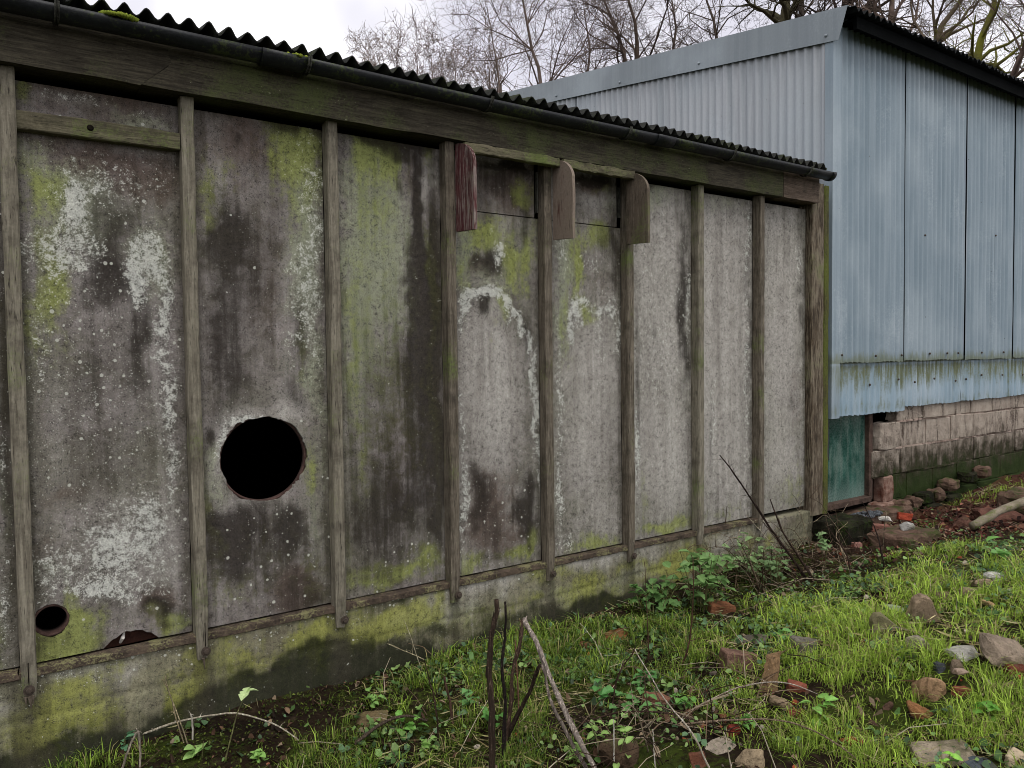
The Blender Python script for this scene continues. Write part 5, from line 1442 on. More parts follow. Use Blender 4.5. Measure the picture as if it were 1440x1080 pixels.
for ci, (z0, z1, xst, off) in enumerate(courses):
    x = xst; k = 0
    while x < 11:
        L_ = .43 if k or off == 0 else .43 - off
        yf = .108 + q.uniform(-.008, .008) - (.03 if ci == 4 else 0)
        cut = 3 if x < 8.8 else 1
        obj('block', rough_box((x, yf, z0 + q.uniform(-.006, .006)), (x + L_, yf + .1, z1 + q.uniform(-.008, .006)), ci * 40 + k, cut, .006 if k else .013, .004), MBLOCK, bw); x += L_ + q.uniform(.003, .012); k += 1
    # bed joint, squeezed out unevenly
    m = MB(); n = 60; vv = []
    for i in range(n + 1):
        t = xst + .02 + (10.9 - xst) * i / n; o = -.014 + .022 * float(np.clip((fbm(t * 4.3, ci * 3., 4) - .36) * 3.2, 0, 1))
        vv += [(t, .110 - o, z0 - .012), (t, .110 - o, z0 + .003), (t, .19, z0 + .003), (t, .19, z0 - .012)]
    ff = [(i * 4 + j, i * 4 + (j + 1) % 4, (i + 1) * 4 + (j + 1) % 4, (i + 1) * 4 + j) for i in range(n) for j in range(4)] + [(0, 1, 2, 3), tuple(n * 4 + j for j in (3, 2, 1, 0))]
    obj('mortar_bed', m.add(vv, ff), MMORT, bw)
obj('mortar_core', MB().box((6.45, .122, -.3), (11, .19, .70)), MMORT, bw)
obj('brick_pier', rough_box((6.02, .09, -.135), (6.155, .2, .085), 77, 4, .008), MBRICKP, bw)
obj('brick_pier_foot', rough_box((5.93, .06, -.19), (6.2, .2, -.13), 78, 4, .01), MBRICKP, bw)
# rough footing stones on the ledge
for k, (x, z, s) in enumerate([(6.18, -.15, .07), (6.36, -.14, .06), (6.52, -.12, .08), (6.72, -.11, .07), (6.95, -.05, .09), (7.3, -.02, .08), (7.6, .0, .07), (6.28, -.22, .1), (6.6, -.22, .12), (6.95, -.18, .12)]):
    obj('footing_stone', rough_box((x - s, .0 - s * .4, z - .07), (x + s, .09, z + .03), 90 + k, 3, .016, .02), MMOSSY if k > 6 or k % 3 == 2 else MSTEP, bw)
# dark mossy block at the shed corner, the broken step, a ledge
tag(obj('concrete_block', rough_box((4.9, -.24, -.5), (5.28, .03, -.10), 31, 7, .018, .03), MMOSSY, loc=(5.1, -.16, -.4)), 'black mossy concrete block at the foot of the shed end post', 'concrete block')
tag(obj('broken_step', rough_box((4.97, -.66, -.36), (5.42, -.36, -.135), 33, 7, .016, .018), MSTEP, loc=(5.27, -.46, -.3)), 'broken brown concrete step with rubble on top before the window', 'step')
tag(obj('doorstep_ledge', rough_box((5.32, -.06, -.3), (6.2, .2, -.155), 34, 6, .014, .02), MSTEP, loc=(5.7, .05, -.3)), 'crumbled concrete ledge under the green window', 'ledge')
tag(obj('gravel', clump(5.5, -.03, -.15, .25, .07, .03, 150, random.Random(5), .014), simple('grey_gravel', '2d3033', '5a5e62', 40), loc=(5.5, -.03, -.15), kind='stuff'), 'heap of dark grey gravel on the ledge under the green window', 'gravel')

# ------------------------------------------------------------------ rubble
def rock(w_, h_, kind, seed):
    q = random.Random(seed); bm = bmesh.new()
    if kind == 'brick':
        dims = (w_, w_ * .62, max(h_ * .95, .025)); N_ = 0
    elif kind == 'slab': dims = (w_, w_ * .75, max(h_ * .5, .02)); N_ = 12
    elif kind == 'wedge': dims = (w_ * 1.02, max(w_ * .3, .03), h_ * 1.35); N_ = 10
    elif kind == 'long': dims = (w_ * 1.15, w_ * .45, h_ * .75); N_ = 11
    else: dims = (w_, w_ * .8, h_ * 1.05); N_ = 14
    if kind == 'brick':
        for sx in (-1, 1):
            for sy in (-1, 1):
                for sz in (-1, 1): bm.verts.new((sx * .5 + q.uniform(-.1, .1) * (sx > 0), sy * .5 + q.uniform(-.05, .05), sz * .5 + q.uniform(-.06, .06)))
        bm.verts.new((.6, q.uniform(-.3, .3), q.uniform(-.3, .3)))
    elif kind == 'wedge':
        for p in [(-.5, -.5, -.6), (-.5, .5, -.6), (.5, -.5, -.6), (.5, .5, -.6), (-.48, -.5, .28), (-.48, .45, .3), (-.3, -.5, .5), (-.3, .4, .5), (-.12, -.5, .46), (-.1, .4, .47), (.5, -.5, -.42), (.5, .45, -.4)]: bm.verts.new(tuple(c + q.uniform(-.03, .03) for c in p))
    else:
        for k in range(N_ * 2 if kind != 'lump' else 17):
            v = Vector((q.gauss(0, 1), q.gauss(0, 1), q.gauss(0, 1))).normalized(); s = max(abs(v.x), abs(v.y), abs(v.z))
            v = v * (.5 + .25 * (1 / s - 1) * .4) / (s if kind != 'lump' else s**.8)
            bm.verts.new(v * q.uniform(.82, 1.0))
    r_ = bmesh.ops.convex_hull(bm, input=list(bm.verts)); bmesh.ops.delete(bm, geom=[g for g in r_['geom_interior'] if isinstance(g, bmesh.types.BMVert)], context='VERTS')
    for v in bm.verts: v.co = Vector((v.co.x * dims[0], v.co.y * dims[1], v.co.z * dims[2]))
    mn = min(dims)
    bmesh.ops.dissolve_limit(bm, angle_limit=.12, verts=bm.verts, edges=bm.edges)
    bmesh.ops.bevel(bm, geom=list(bm.edges), offset=mn * .06, segments=1, affect='EDGES')
    bmesh.ops.triangulate(bm, faces=bm.faces)
    for _ in range(2): bmesh.ops.subdivide_edges(bm, edges=[e for e in bm.edges if e.calc_length() > mn * .22], cuts=1, use_grid_fill=True)
    bmesh.ops.triangulate(bm, faces=bm.faces)
    fr = 1.2 / mn
    for v in bm.verts: v.co += mnoise.noise_vector(v.co * fr + Vector((seed * 3.1, 0, 0))) * mn * .06 + mnoise.noise_vector(v.co * fr * 3.5) * mn * .06 + mnoise.noise_vector(v.co * fr * 8) * mn * .025
    return bm, dims
GRP = {'stone': 'rubble stones in the grass', 'brick fragment': 'brick fragments in the grass'}
smat = {}
for k, (x, y, z, w_, h_, kind, c, lab, cat) in enumerate(ROCKS):
    bm, dims = rock(w_ * 1.05, h_ * 1.05, kind, k + 11); me = bpy.data.meshes.new(cat.replace(' ', '_')); bm.to_mesh(me); bm.free()
    if c not in smat: smat[c] = stone_mat(c, kind == 'brick')
    me.materials.append(smat[c].m); q = random.Random(k)
    o = bpy.data.objects.new(cat.replace(' ', '_'), me); col.objects.link(o); tag(o, lab, cat, GRP.get(cat))
    zz = z + dims[2] * (.17 if kind != 'wedge' else .28)
    if 'on the broken step' in lab or 'on the left of the broken step' in lab: o.location = (x + .12, y - .02, -.135 + dims[2] * .4)
    elif 'lying on the orange brick chip' in lab: o.location = (x, y, z + .05)
    else: o.location = (x, y, zz)
    big = 'large rough' in lab
    o.rotation_euler = (R(28) if big else q.uniform(-.18, .3), R(22) if big else q.uniform(-.25, .25) + (.45 if kind == 'long' else 0), -yaw + q.uniform(-.35, .35))
    if big: o.location.z += .03
# log and split log
def logmesh(pts, rad, seed, n=12):
    m = MB(); P = []; q = random.Random(seed); pts = [Vector(p) for p in pts]
    for i in range(len(pts) - 1):
        for t in range(5): P.append(pts[i].lerp(pts[i + 1], t / 5) + Vector((q.uniform(-1, 1), q.uniform(-1, 1), q.uniform(-1, 1))) * rad * .12)
    P.append(pts[-1]); return m.tube(P, [rad * q.uniform(.9, 1.1) for _ in P], n)
tag(obj('log', logmesh([(7.0, -.95, .14), (6.13, -.9, .02), (5.85, -.84, -.03), (5.55, -.8, -.10)], .028, 3), MLOG, None, True, loc=(6.2, -.9, -.05)), 'grey log lying up the bank at the right edge of the picture', 'log')
def splitlog():
    m = MB(); q = random.Random(2); n = 10; vv = []; L_ = .15
    for i in range(n + 1):
        t = i / n; s = 1 - .25 * t
        for (u, v) in ((-.035, -.02), (.03, -.026), (.042, .01), (.012, .03), (-.03, .02)):
            u2 = u * s + q.uniform(-.004, .004); v2 = v * s + q.uniform(-.004, .004); vv.append((2.46 + u2 + .11 * t, -1.40 + v2 + .05 * t, -.27 + L_ * t + (q.uniform(-.02, .01) if i == n else 0)))
    ff = [(i * 5 + k, i * 5 + (k + 1) % 5, (i + 1) * 5 + (k + 1) % 5, (i + 1) * 5 + k) for i in range(n) for k in range(5)] + [(4, 3, 2, 1, 0), tuple(n * 5 + k for k in range(5))]
    return m.add(vv, ff)
tag(obj('split_log', splitlog(), wood_mat('split_wood', '54432f', '84694a', 'z', .05), loc=(2.46, -1.4, -.27)), 'split brown chunk of firewood leaning up out of the grass', 'log')
tag(obj('concrete_block', rough_box((6.6, -.75, -.2), (6.95, -.5, -.02), 44, 4, .02, .03), MSTEP, loc=(6.8, -.6, -.1)), 'half buried brown block on the leaf covered earth behind the log', 'concrete block')

# ------------------------------------------------------------------ dead stems
tmat = {}
for lab, c, r, tip, pts in STEMS:
    if c not in tmat: tmat[c] = stem_mat(c)
    q = random.Random(len(lab)); P = []; pts = [Vector(p) for p in pts]; n = len(pts)
    for i in range(n - 1):
        a = pts[max(i - 1, 0)]; b = pts[i]; d = pts[i + 1]; e = pts[min(i + 2, n - 1)]
        for t in [0, .2, .4, .6, .8]:
            P.append(.5 * ((2 * b) + (d - a) * t + (2 * a - 5 * b + 4 * d - e) * t * t + (3 * b - a - 3 * d + e) * t**3) + Vector((q.uniform(-1, 1), q.uniform(-1, 1), q.uniform(-.3, .3))) * r * (.35 if r < .006 else .2) + Vector((float(vnoise(i * 1.1 + t, len(lab))) - .5, float(vnoise(i * 1.1 + t, len(lab) + 7)) - .5, 0)) * r * 1.6)
    P.append(pts[-1]); N_ = len(P)
    rad = [r * (1 + (tip - 1) * i / (N_ - 1)) * (1 + .34 * (float(vnoise(i * .7, len(lab) * 1.7)) - .5)) * q.uniform(.94, 1.06) for i in range(N_)]
    cane = 'bramble' in lab or 'cane' in lab or 'twig' in lab
    root = obj('bramble_cane' if cane else 'dead_stalk', MB().tube(P, rad, 8 if r > .006 else 6), tmat[c], None, True, loc=P[0])
    tag(root, lab, 'bramble cane' if cane else 'dead stalk', 'dead canes among the brambles' if cane else 'dead stalks standing in the grass')
    if r > .008:
        for k in range(9):
            i = q.randrange(1, N_ - 3); an = q.random() * 6.28; off = Vector((math.cos(an), math.sin(an), 0)) * rad[i]
            m = MB().tube([P[i] + off * .95, P[i + 1] + off * 1.1, P[i + 2] + off * 1.25 + Vector((0, 0, .004))], [.0022, .0026, .0008], 4); obj('bark_strip', m, tmat[c], root)
    for k in range(int(N_ * (.5 if cane else .3))):
        m = MB(); i = q.randrange(2, N_); d = Vector((q.uniform(-1, 1), q.uniform(-1, 1), q.uniform(-.1, 1))).normalized(); L_ = q.uniform(.01, .03) if not cane else q.uniform(.015, .09)
        m.tube([P[i], P[i] + d * L_ * .5 + Vector((0, 0, .004)), P[i] + d * L_], [rad[i] * .45, rad[i] * .3, rad[i] * .15], 4)
        obj('side_twig', m, tmat[c], root)

q = random.Random(77)
tang = [thing('bramble_tangle', 'tangle of thin arching bramble canes at the right end of the plinth', 'bramble', (4.1, -.3, -.3)),
        thing('brush_heap', 'heap of thin dead canes in the brush among the lower rubble', 'brush', (2.05, -1.35, -.3))]
for k in range(58):
    near_ = k < 46
    x, y = (q.uniform(3.6, 4.95), q.uniform(-.5, -.12)) if near_ else (q.uniform(1.7, 2.4), q.uniform(-1.5, -1.2)); z = gzf(x, y); a = q.uniform(2.0, 4.3); L_ = q.uniform(.25, .6) * (1 if near_ else .6); hh = q.uniform(.12, .45) * (1 if near_ else .6)
    P = [Vector((x + L_ * t_ * math.cos(a), min(y + L_ * t_ * .5 * math.sin(a), -.05), z - .02 + hh * math.sin(PI * .62 * t_) + q.uniform(-.008, .008))) for t_ in [i / 9 for i in range(10)]]
    c = q.choice(['4a3a2c', '6b5a48', '3a2c24', '8f826c']); r = q.uniform(.0016, .0032)
    if c not in tmat: tmat[c] = stem_mat(c)
    o = obj('cane', MB().tube(P, [r * (1 - .06 * i) for i in range(10)], 5), tmat[c], tang[0 if near_ else 1], True)
    for j in range(3):
        i = q.randrange(3, 10); d = Vector((q.uniform(-1, 1), q.uniform(-1, .3), q.uniform(-.2, 1))).normalized() * q.uniform(.04, .12); obj('side_twig', MB().tube([P[i], P[i] + d * .5 + Vector((0, 0, .006)), P[i] + d], [r * .6, r * .4, r * .2], 4), tmat[c], o)
# ------------------------------------------------------------------ leafy plants
def leaf_mesh(name, c, lobes=False, seed=0):
    q = random.Random(seed); a = np.array(lin(c)[:3]); m = MB()
    outline = [(0, 0), (.22, .1), (.38, .34), (.30, .5), (.34, .62), (.18, .82), (0, 1.0)] if lobes else [(0, 0), (.2, .12), (.33, .36), (.3, .62), (.16, .85), (0, 1.0)]
    vv = []; cc = []
    for sgn in (1, -1):
        for (x, y) in outline: vv.append((sgn * x * q.uniform(.9, 1.1), y, abs(x) * .45 - .25 * y * y + q.uniform(-.02, .02)))
    n = len(outline); ff = []
    mid = len(vv); vv += [(0, y, -.25 * y * y) for (x, y) in outline[1:-1]]
    for s in (0, 1):
        o = s * n
        ff.append((o, o + 1, mid)); 
        for k in range(1, n - 2): ff.append((mid + k - 1, o + k, o + k + 1, mid + k))
        ff.append((mid + n - 3, o + n - 2, o + n - 1))
    me = bpy.data.meshes.new(name); me.from_pydata(vv, [], ff); me.materials.append(MLEAF.m)
    at = me.color_attributes.new('col', 'FLOAT_COLOR', 'POINT'); v = []
    for p in vv: f = .85 + .3 * q.random() + (.25 if abs(p[0]) < .02 else 0); v += [a[0] * f, a[1] * f, a[2] * f, 1]
    at.data.foreach_set('color', v); return me
for k, (x, y, z, h_, sp, lp, n, c, lab, cat) in enumerate(PLANTS):
    q = random.Random(k + 70); root = thing(cat, lab, cat, (x, y, z), 'brambles along the plinth' if cat == 'bramble' else 'green weeds in the grass' if cat == 'weed' else None)
    ms = [leaf_mesh('leaf', c, cat == 'bramble' or j, k * 3 + j) for j in range(2)]
    stems = MB(); nst = max(2, n // 5) if n > 4 else 1; tips = []
    for s in range(nst):
        a = q.random() * 6.28; rr_ = sp * q.random()**.5 if n > 4 else .02; hh = h_ * q.uniform(.55, 1.0) if n > 4 else h_
        e = Vector((x + rr_ * math.cos(a), y + rr_ * math.sin(a), z + hh)); b = Vector((x + rr_ * .3 * math.cos(a), y + rr_ * .3 * math.sin(a), z - .02))
        if n <= 4: e = Vector((x + .1 * Rt.x, y + .1 * Rt.y, z + h_))
        md = b.lerp(e, .6) + Vector((0, 0, hh * .12)); stems.tube([b, md, e], [.0035, .0025, .0015], 5); tips.append((b, md, e))
    st_ = obj('stem', stems, stem_mat('6b6a45') if 'sm' not in globals() or not isinstance(globals().get('SM_'), Mat) else SM_, root)
    for i in range(n):
        b, md, e = tips[i % nst]; t = q.uniform(.25, 1.0) if n > 4 else 1.0
        p = (b.lerp(md, t * 2) if t < .5 else md.lerp(e, t * 2 - 1)) + (Vector((q.uniform(-1, 1), q.uniform(-1, 1), q.uniform(-.3, .4))) * sp * .25 if n > 4 else Vector())
        o = bpy.data.objects.new('leaf', ms[i % 2]); col.objects.link(o); o.parent = root; o.location = p - root.location
        S = lp * q.uniform(.7, 1.25); o.scale = (S, S, S)
        az = (i * 2.1 + q.uniform(-.5, .5)) if n <= 4 else q.random() * 6.28
        o.rotation_euler = Euler((q.uniform(-.5, .35) + .25, q.uniform(-.4, .4), az))
# ------------------------------------------------------------------ grass, ground leaves, litter
rng = np.random.default_rng(7)
def dens(x, y):
    d = np.zeros_like(x); tn = np.zeros_like(x) + 1e-6
    for gx_, gy_, r, a, t in GRASS:
        g = a * np.exp(-((x - gx_)**2 + (y - gy_)**2) / (r * r)); tn += g * t; d += g
    tone = tn / (d + 1e-6); d = np.minimum(d, 1)
    for gx_, gy_, r, a in BARE: d *= 1 - a * np.exp(-((x - gx_)**2 + (y - gy_)**2) / (r * r))
    return d, tone
def scatter(n, pw=1.0):
    """points over the ground in front of the shed, thicker near the viewer"""
    x = rng.uniform(-1.2, 9.0, n); y = -2.9 * rng.random(n)**pw + .0
    return x, y
RX = np.array([r[0] for r in ROCKS]); RY = np.array([r[1] for r in ROCKS]); RW = np.array([r[3] for r in ROCKS])
def grass():
    cx_, cy_ = scatter(62000); d, _t0 = dens(cx_, cy_); cl = fbm(cx_ * 3.2, cy_ * 3.2, 21) * .6 + fbm(cx_ * 9, cy_ * 9, 23) * .4
    dist = np.hypot(cx_ + .13, cy_ + 3.32); ok = rng.random(len(cx_)) < np.clip(d * np.clip((cl - .39) * 4.6, .03, 1), 0, 1) * np.clip(1.25 - dist / 9, .25, 1) * .62
    cx_, cy_, cl = cx_[ok], cy_[ok], cl[ok]; m = rng.integers(6, 20, len(cx_)); idx = np.repeat(np.arange(len(cx_)), m)
    ta = rng.uniform(0, 2 * PI, len(idx)); tr_ = .028 * rng.random(len(idx))**.7 * (1 + .8 * (rng.random(len(idx)) < .2))
    x = cx_[idx] + tr_ * np.cos(ta); y = np.minimum(cy_[idx] + tr_ * np.sin(ta), .0); cl = cl[idx]
    keep = np.ones(len(x), bool)
    for rx_, ry_, rw_ in zip(RX, RY, RW): keep &= ((x - rx_)**2 + (y - ry_)**2 > (rw_ * .52)**2) & ~((np.abs((x - rx_) * F.y - (y - ry_) * F.x) < rw_ * .45) & ((x - rx_) * F.x + (y - ry_) * F.y < 0) & ((x - rx_) * F.x + (y - ry_) * F.y > -rw_ * .9) & (rng.random(len(x)) < .55))
    th = (rng.normal(0, 1, len(cx_)) * .14)[idx]; hh_ = (rng.uniform(.55, 1.25, len(cx_)))[idx]
    x, y, cl, ta, th, hh_ = x[keep], y[keep], cl[keep], ta[keep], th[keep], hh_[keep]; d, t = dens(x, y); dist = np.hypot(x + .13, y + 3.32)
    n = len(x); z = gz(x, y) - .006
    h = (.022 + .062 * rng.random(n)**1.6) * (.6 + .8 * cl) * (.7 + .5 * d) * hh_; wd = (.0009 + .0011 * rng.random(n)) * np.clip(dist / 2.6, 1, 2)
    az = ta + rng.normal(0, .7, n); lean = h * rng.uniform(.2, 1.3, n); fa = az + PI / 2 + rng.uniform(-.5, .5, n)
    P = np.zeros((n, 5, 3)); dx, dy = np.cos(fa) * wd, np.sin(fa) * wd; lx, ly = np.cos(az) * lean, np.sin(az) * lean
    for k, (sg, f, hh, ww) in enumerate([(-1, 0, 0, 1), (1, 0, 0, 1), (1, .32, .62, .8), (-1, .32, .62, .8), (0, 1, 1, 0)]):
        P[:, k, 0] = x + sg * dx * ww + lx * f; P[:, k, 1] = y + sg * dy * ww + ly * f; P[:, k, 2] = z + h * hh * (1 - .25 * (k == 4) * lean / h)
    a = np.array(lin('2f4a19')[:3]); b = np.array(lin('a8c44e')[:3]); dr = np.array(lin('b0a670')[:3])
    k = np.clip(t * .9 + rng.normal(0, .16, n) + th - .04, 0, 1)[:, None]; c = a * (1 - k) + b * k
    dry = (rng.random(n) < .13)[:, None]; c = np.where(dry, dr * rng.uniform(.5, 1, (n, 1)), c) * rng.uniform(.55, 1.35, (n, 1))
    C4 = np.ones((n, 5, 4), np.float32); C4[:, :, :3] = c[:, None, :]
    i = np.arange(n) * 5
    loops = np.stack([i, i + 1, i + 2, i + 3, i + 3, i + 2, i + 4], 1).ravel().astype(np.int32)
    starts = np.stack([np.arange(n) * 7, np.arange(n) * 7 + 4], 1).ravel().astype(np.int32)
    me = bpy.data.meshes.new('grass'); me.vertices.add(n * 5); me.vertices.foreach_set('co', P.astype(np.float32).ravel())
    me.loops.add(len(loops)); me.loops.foreach_set('vertex_index', loops); me.polygons.add(len(starts)); me.polygons.foreach_set('loop_start', starts)
    me.update(calc_edges=True); me.validate()
    at = me.color_attributes.new('col', 'FLOAT_COLOR', 'POINT'); at.data.foreach_set('color', C4.ravel())
    me.materials.append(MGRASS.m); o = bpy.data.objects.new('grass', me); col.objects.link(o); o['kind'] = 'stuff'
    tag(o, 'short bright green grass growing over the rubble bank', 'grass'); return n
ng = grass()
def flakes(name, label, cat, n, mat, cols, size, dfun, up=.02, asp=.6, curl=.3, tilt=.6):
    x, y = scatter(n * 6); pr_ = dfun(x, y); keep = rng.random(len(x)) < pr_; x, y = x[keep][:n], y[keep][:n]; n = len(x)
    z = gz(x, y) + rng.random(n) * up + .003; s = size[0] + (size[1] - size[0]) * rng.random(n)**1.6
    az = rng.uniform(0, 2 * PI, n); tx = rng.normal(0, tilt, n); ty = rng.normal(0, tilt, n)
    sh = [(0, 0, 0), (.5 * asp, .35, curl * .4), (.42 * asp, .72, curl * .3), (0, 1, -curl * .4), (-.42 * asp, .72, curl * .3), (-.5 * asp, .35, curl * .4)]
    P = np.zeros((n, 6, 3)); ca, sa = np.cos(az), np.sin(az)
    for k, (u, v, w_) in enumerate(sh):
        px = u * s; py = (v - .5) * s; pz = w_ * s + px * ty + py * tx
        P[:, k, 0] = x + ca * px - sa * py; P[:, k, 1] = y + sa * px + ca * py; P[:, k, 2] = z + np.maximum(pz, -.005)
    cs = np.array([lin(c)[:3] for c in cols]); c = cs[rng.integers(0, len(cols), n)] * rng.uniform(.65, 1.3, (n, 1))
    C4 = np.ones((n, 6, 4), np.float32); C4[:, :, :3] = c[:, None, :]
    i = np.arange(n) * 6; F_ = np.concatenate([np.stack([i, i + 1, i + 2, i + 3], 1), np.stack([i, i + 3, i + 4, i + 5], 1)])
    me = bpy.data.meshes.new(name); me.from_pydata(P.reshape(-1, 3).tolist(), [], F_.tolist())
    at = me.color_attributes.new('col', 'FLOAT_COLOR', 'POINT'); at.data.foreach_set('color', C4.ravel()); me.materials.append(mat.m)
    o = bpy.data.objects.new(name, me); col.objects.link(o); o['kind'] = 'stuff'; tag(o, label, cat)
red_ = lambda x, y: np.exp(-((x - 6) / 1.1)**2 - ((y + .55) / .4)**2)
flakes('ground_leaves', 'small round leaves of ground weeds among the grass', 'ground cover', 13000, MLEAF, ['4a6636', '5b7d42', '759552', '5e7c58', '88a462', '42573a'], (.012, .036),
       lambda x, y: np.clip((fbm(x * 3.5, y * 3.5, 40) - .42) * 3, 0, 1) * (.3 + .7 * dens(x, y)[0]) * np.exp(-(np.maximum(x - 5, 0))**2), .035, .85)
flakes('moss_carpet', 'low dark moss covering the damp earth by the plinth', 'moss', 26000, MLEAF, ['39471a', '4a5a1e', '5f6b26', '2c3a14', '57602a'], (.006, .016),
       lambda x, y: np.clip((fbm(x * 4, y * 4, 44) - .36) * 3, .05, 1) * np.exp(-((y + .5) / .8)**2) * np.exp(-(np.maximum(x - 4.2, 0) / .4)**2), .012, .5)
flakes('dry_grass', 'pale dry grass lying flat among the green blades', 'dry grass', 6500, MDEAD, ['a39a6c', '8a7f58', 'b8ae84', '756a48'], (.04, .12), lambda x, y: np.clip(.05 + dens(x, y)[0] * .8, 0, 1) * np.clip((fbm(x * 4, y * 4, 52) - .38) * 4, 0, 1), .03, .03, .012, .22)
flakes('leaf_litter', 'dead brown leaves strewn over the bare earth', 'leaf litter', 6500, MDEAD, ['46352a', '5c4636', '35291f', '6e5a47', '4a362b', '83725d', '2a211a'], (.012, .045),
       lambda x, y: np.clip(.20 + red_(x, y) * 1.2 + .35 * (1 - dens(x, y)[0]), 0, 1) * np.clip((fbm(x * 5, y * 5, 47) - .3) * 3, 0, 1), .015, .55, .5)
def chips():
    x, y = scatter(9000); dd = np.clip(.25 + 1.2 * np.exp(-((x - 5.25) / .6)**2 - ((y + .4) / .3)**2) + .75 * np.exp(-((x - 3.4) / 1.6)**2 - ((y + 1.7) / .9)**2), 0, 1) * np.clip((fbm(x * 3, y * 3, 61) - .38) * 4, 0, 1); k = rng.random(len(x)) < dd; x, y = x[k][:1300], y[k][:1300]
    m = MB(); q = random.Random(6); bm = bmesh.new(); bmesh.ops.create_icosphere(bm, subdivisions=1, radius=1); V = [v.co.copy() for v in bm.verts]; Fc = [[v.index for v in f.verts] for f in bm.faces]; bm.free()
    for a, b in zip(x, y):
        if b > -.03: continue
        s = q.uniform(.004, .016) * (1.6 if q.random() < .12 else 1); rm = Euler((q.random() * 6, q.random() * 6, q.random() * 6)).to_matrix(); sc = (q.uniform(.7, 1.5), q.uniform(.6, 1.1), q.uniform(.4, .8)); z = gzf(a, b) + s * .3
        c = lin(q.choice(['8f806c', 'a8987f', '6b5f52', '8a5a44', 'a0563c', 'b5aa98', '5a5048', '7d6a56']), q.uniform(.6, 1.15)); jj_ = [q.uniform(.75, 1.15) for _ in V]
        m.add([Vector((a, b, z)) + rm @ Vector((v.x * sc[0] * s * j_, v.y * sc[1] * s * j_, v.z * sc[2] * s * j_)) for v, j_ in zip(V, jj_)], Fc, c)
    o = obj('rubble_chips', m, MDEAD, None, kind='stuff', loc=(3, -1.5, -.2)); tag(o, 'small chips of stone and brick scattered over the bank', 'rubble chips')
chips()
flakes('red_leaf_litter', 'reddish fallen leaves on the earth below the log', 'leaf litter', 2600, MDEAD, ['543229', '6a4236', '5a362f', '422923', '7c5647', '2e201c'], (.02, .055), lambda x, y: red_(x, y), .03, .6, .6)
def twigs(n, label, cols, L_, rad, dfun, seed, name):
    m = MB(); q = random.Random(seed); x, y = scatter(n * 12); k = rng.random(len(x)) < dfun(x, y); x, y = x[k][:n], y[k][:n]
    for a, b in zip(x, y):
        z = gzf(a, b); l = q.uniform(*L_); t = q.random() * 6.28; up = abs(q.gauss(0, .25)) * l; c = lin(q.choice(cols), q.uniform(.6, 1.2))
        e = Vector((a + l * math.cos(t), b + l * math.sin(t), 0)); 
        if e.y > 0: e.y = -.01
        e.z = gzf(e.x, e.y) + .012 + up; s = Vector((a, b, z + .008)); md = s.lerp(e, .5) + Vector((q.uniform(-.1, .1) * l, q.uniform(-.1, .1) * l, q.uniform(0, .12) * l))
        r = q.uniform(*rad); m.tube([s, md, e], [r, r * .8, r * .5], 4, c=c)
    o = obj(name, m, MDEAD, None, kind='stuff', loc=(2, -1, -.3)); tag(o, label, 'twigs')
brush = lambda x, y: np.exp(-((x - 4.25) / .5)**2 - ((y + .28) / .28)**2) + .9 * np.exp(-((x - 2.05) / .55)**2 - ((y + 1.33) / .16)**2)
twigs(420, 'fine dead twigs littering the grass and bare earth', ['8f8370', '6b5a48', 'a89c86', '4a3c30', 'b5ab94'], (.05, .28), (.001, .0025), lambda x, y: .15 + .6 * np.exp(-((y + .6) / .7)**2), 3, 'fallen_twigs')
twigs(800, 'tangle of dead brush below the plinth end and in the rubble', ['6b5a48', '4a3a2e', '8a7a66', '3a2c24', 'a3957f'], (.1, .4), (.0012, .003), brush, 5, 'dead_brush')

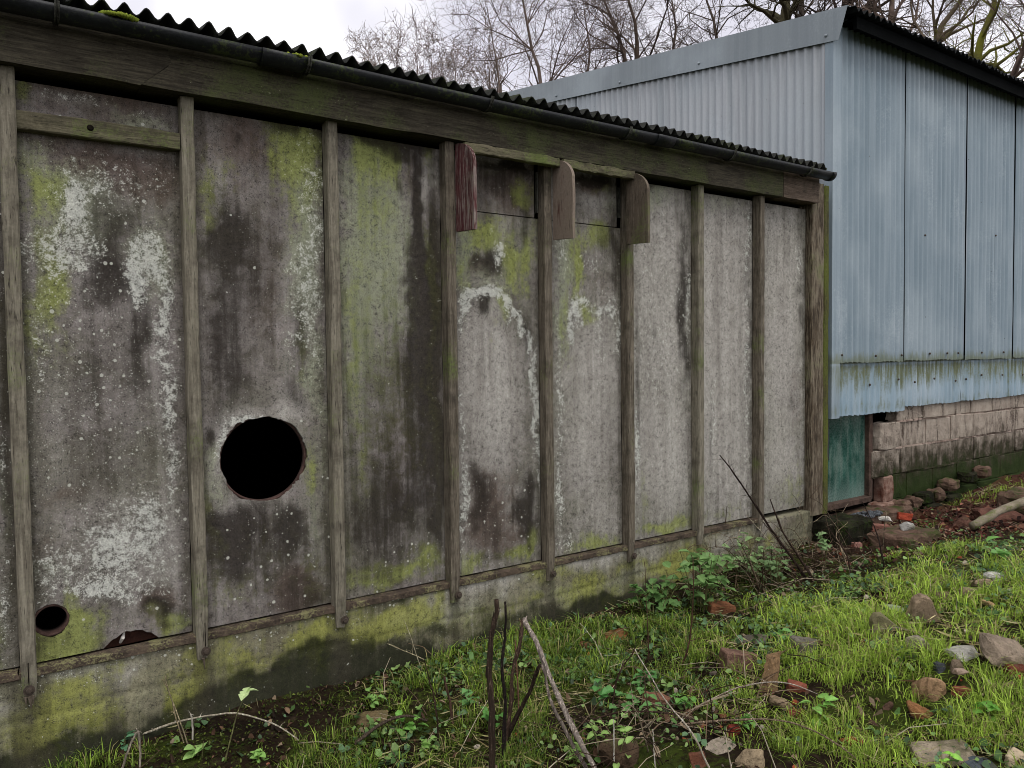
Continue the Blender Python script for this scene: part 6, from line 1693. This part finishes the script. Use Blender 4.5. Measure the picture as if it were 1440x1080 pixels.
# ------------------------------------------------------------------ bare trees behind
def tree(rad, base, pts, label, seed, c, ht):
    q = random.Random(seed); root = thing('bare_tree', label, 'tree', base, 'bare winter trees behind the buildings')
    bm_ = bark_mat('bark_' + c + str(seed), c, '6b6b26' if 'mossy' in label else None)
    tr = MB(); tw = MB(); cnt = [0]
    P = [Vector(base)] + [Vector(p) for p in pts]
    top = P[-1]; d = (P[-1] - P[-2]).normalized(); far = ht < 5.2
    ext = ht - top.z
    while P[-1].z < ht:
        d = (d + Vector((q.uniform(-.25, .25), q.uniform(-.25, .25), .2))).normalized(); P.append(P[-1] + d * max(ht * .09, .3))
    # denser polyline
    Q = []
    for i in range(len(P) - 1):
        k = max(1, int((P[i + 1] - P[i]).length / .35))
        for t in range(k): Q.append(P[i].lerp(P[i + 1], t / k) + Vector((q.uniform(-1, 1), q.uniform(-1, 1), 0)) * rad * .25)
    Q.append(P[-1]); z0 = pts[0][2]; zt = Q[-1].z
    rads = [rad * (1.25 if p.z < z0 else max(.12, 1 - .9 * (p.z - z0) / (zt - z0 + .01))) for p in Q]
    tr.tube(Q, rads, 8)
    def branch(p, d, L_, r, lv):
        cnt[0] += 1
        n = 4 if lv < 3 else 3; pts_ = [p]; dd = d.copy(); seg = L_ / n; wob = .22 + .08 * lv
        for i in range(n):
            dd = (dd + Vector((q.gauss(0, wob), q.gauss(0, wob), q.gauss(.06, wob * .8)))).normalized(); pts_.append(pts_[-1] + dd * seg)
        rs = [r * (1 - .75 * i / n) for i in range(n + 1)]
        (tr if lv < 2 else tw).tube(pts_, rs, 6 if lv < 1 else 4 if lv < 2 else 3, cap=False)
        if lv >= (4 if not far else 3): return
        k = q.randint(3, 5) if lv < 3 else q.randint(2, 4)
        for j in range(k):
            t = q.uniform(.25, 1) ; i = min(int(t * n), n - 1); f = t * n - i; pp = pts_[i].lerp(pts_[i + 1], min(f, 1))
            ax_ = (pts_[i + 1] - pts_[i]).normalized(); sd_ = ax_.orthogonal(); sd_.rotate(Matrix.Rotation(q.random() * 6.28, 3, ax_))
            an = q.uniform(.4, .95); branch(pp, ax_ * math.cos(an) + sd_ * math.sin(an), L_ * q.uniform(.45, .72), max(r * (1 - .7 * t) * .62, .0034 if not far else .0075), lv + 1)
    starts = [i for i, p in enumerate(Q) if p.z > max(z0 - (.4 if not far else .9), 2.4)]
    nb = 14 if not far else 24
    for j in range(nb):
        i = starts[int(q.random()**1.0 * (len(starts) - 1))]; ax_ = (Q[min(i + 1, len(Q) - 1)] - Q[max(i - 1, 0)]).normalized()
        sd_ = ax_.orthogonal(); sd_.rotate(Matrix.Rotation(q.random() * 6.28, 3, ax_)); an = q.uniform(.45, 1.0) if not far else q.uniform(.15, .5)
        branch(Q[i], ax_ * math.cos(an) + sd_ * math.sin(an), ht * q.uniform(.16, .34), rads[i] * .5, 1 if far else 0 if j < 5 else 1)
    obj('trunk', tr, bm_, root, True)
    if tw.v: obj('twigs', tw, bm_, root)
for t in TREES: tree(*t)
print('grass', ng, 'objects', len(scene.objects), 'tris', sum(len(m.polygons) for m in bpy.data.meshes))
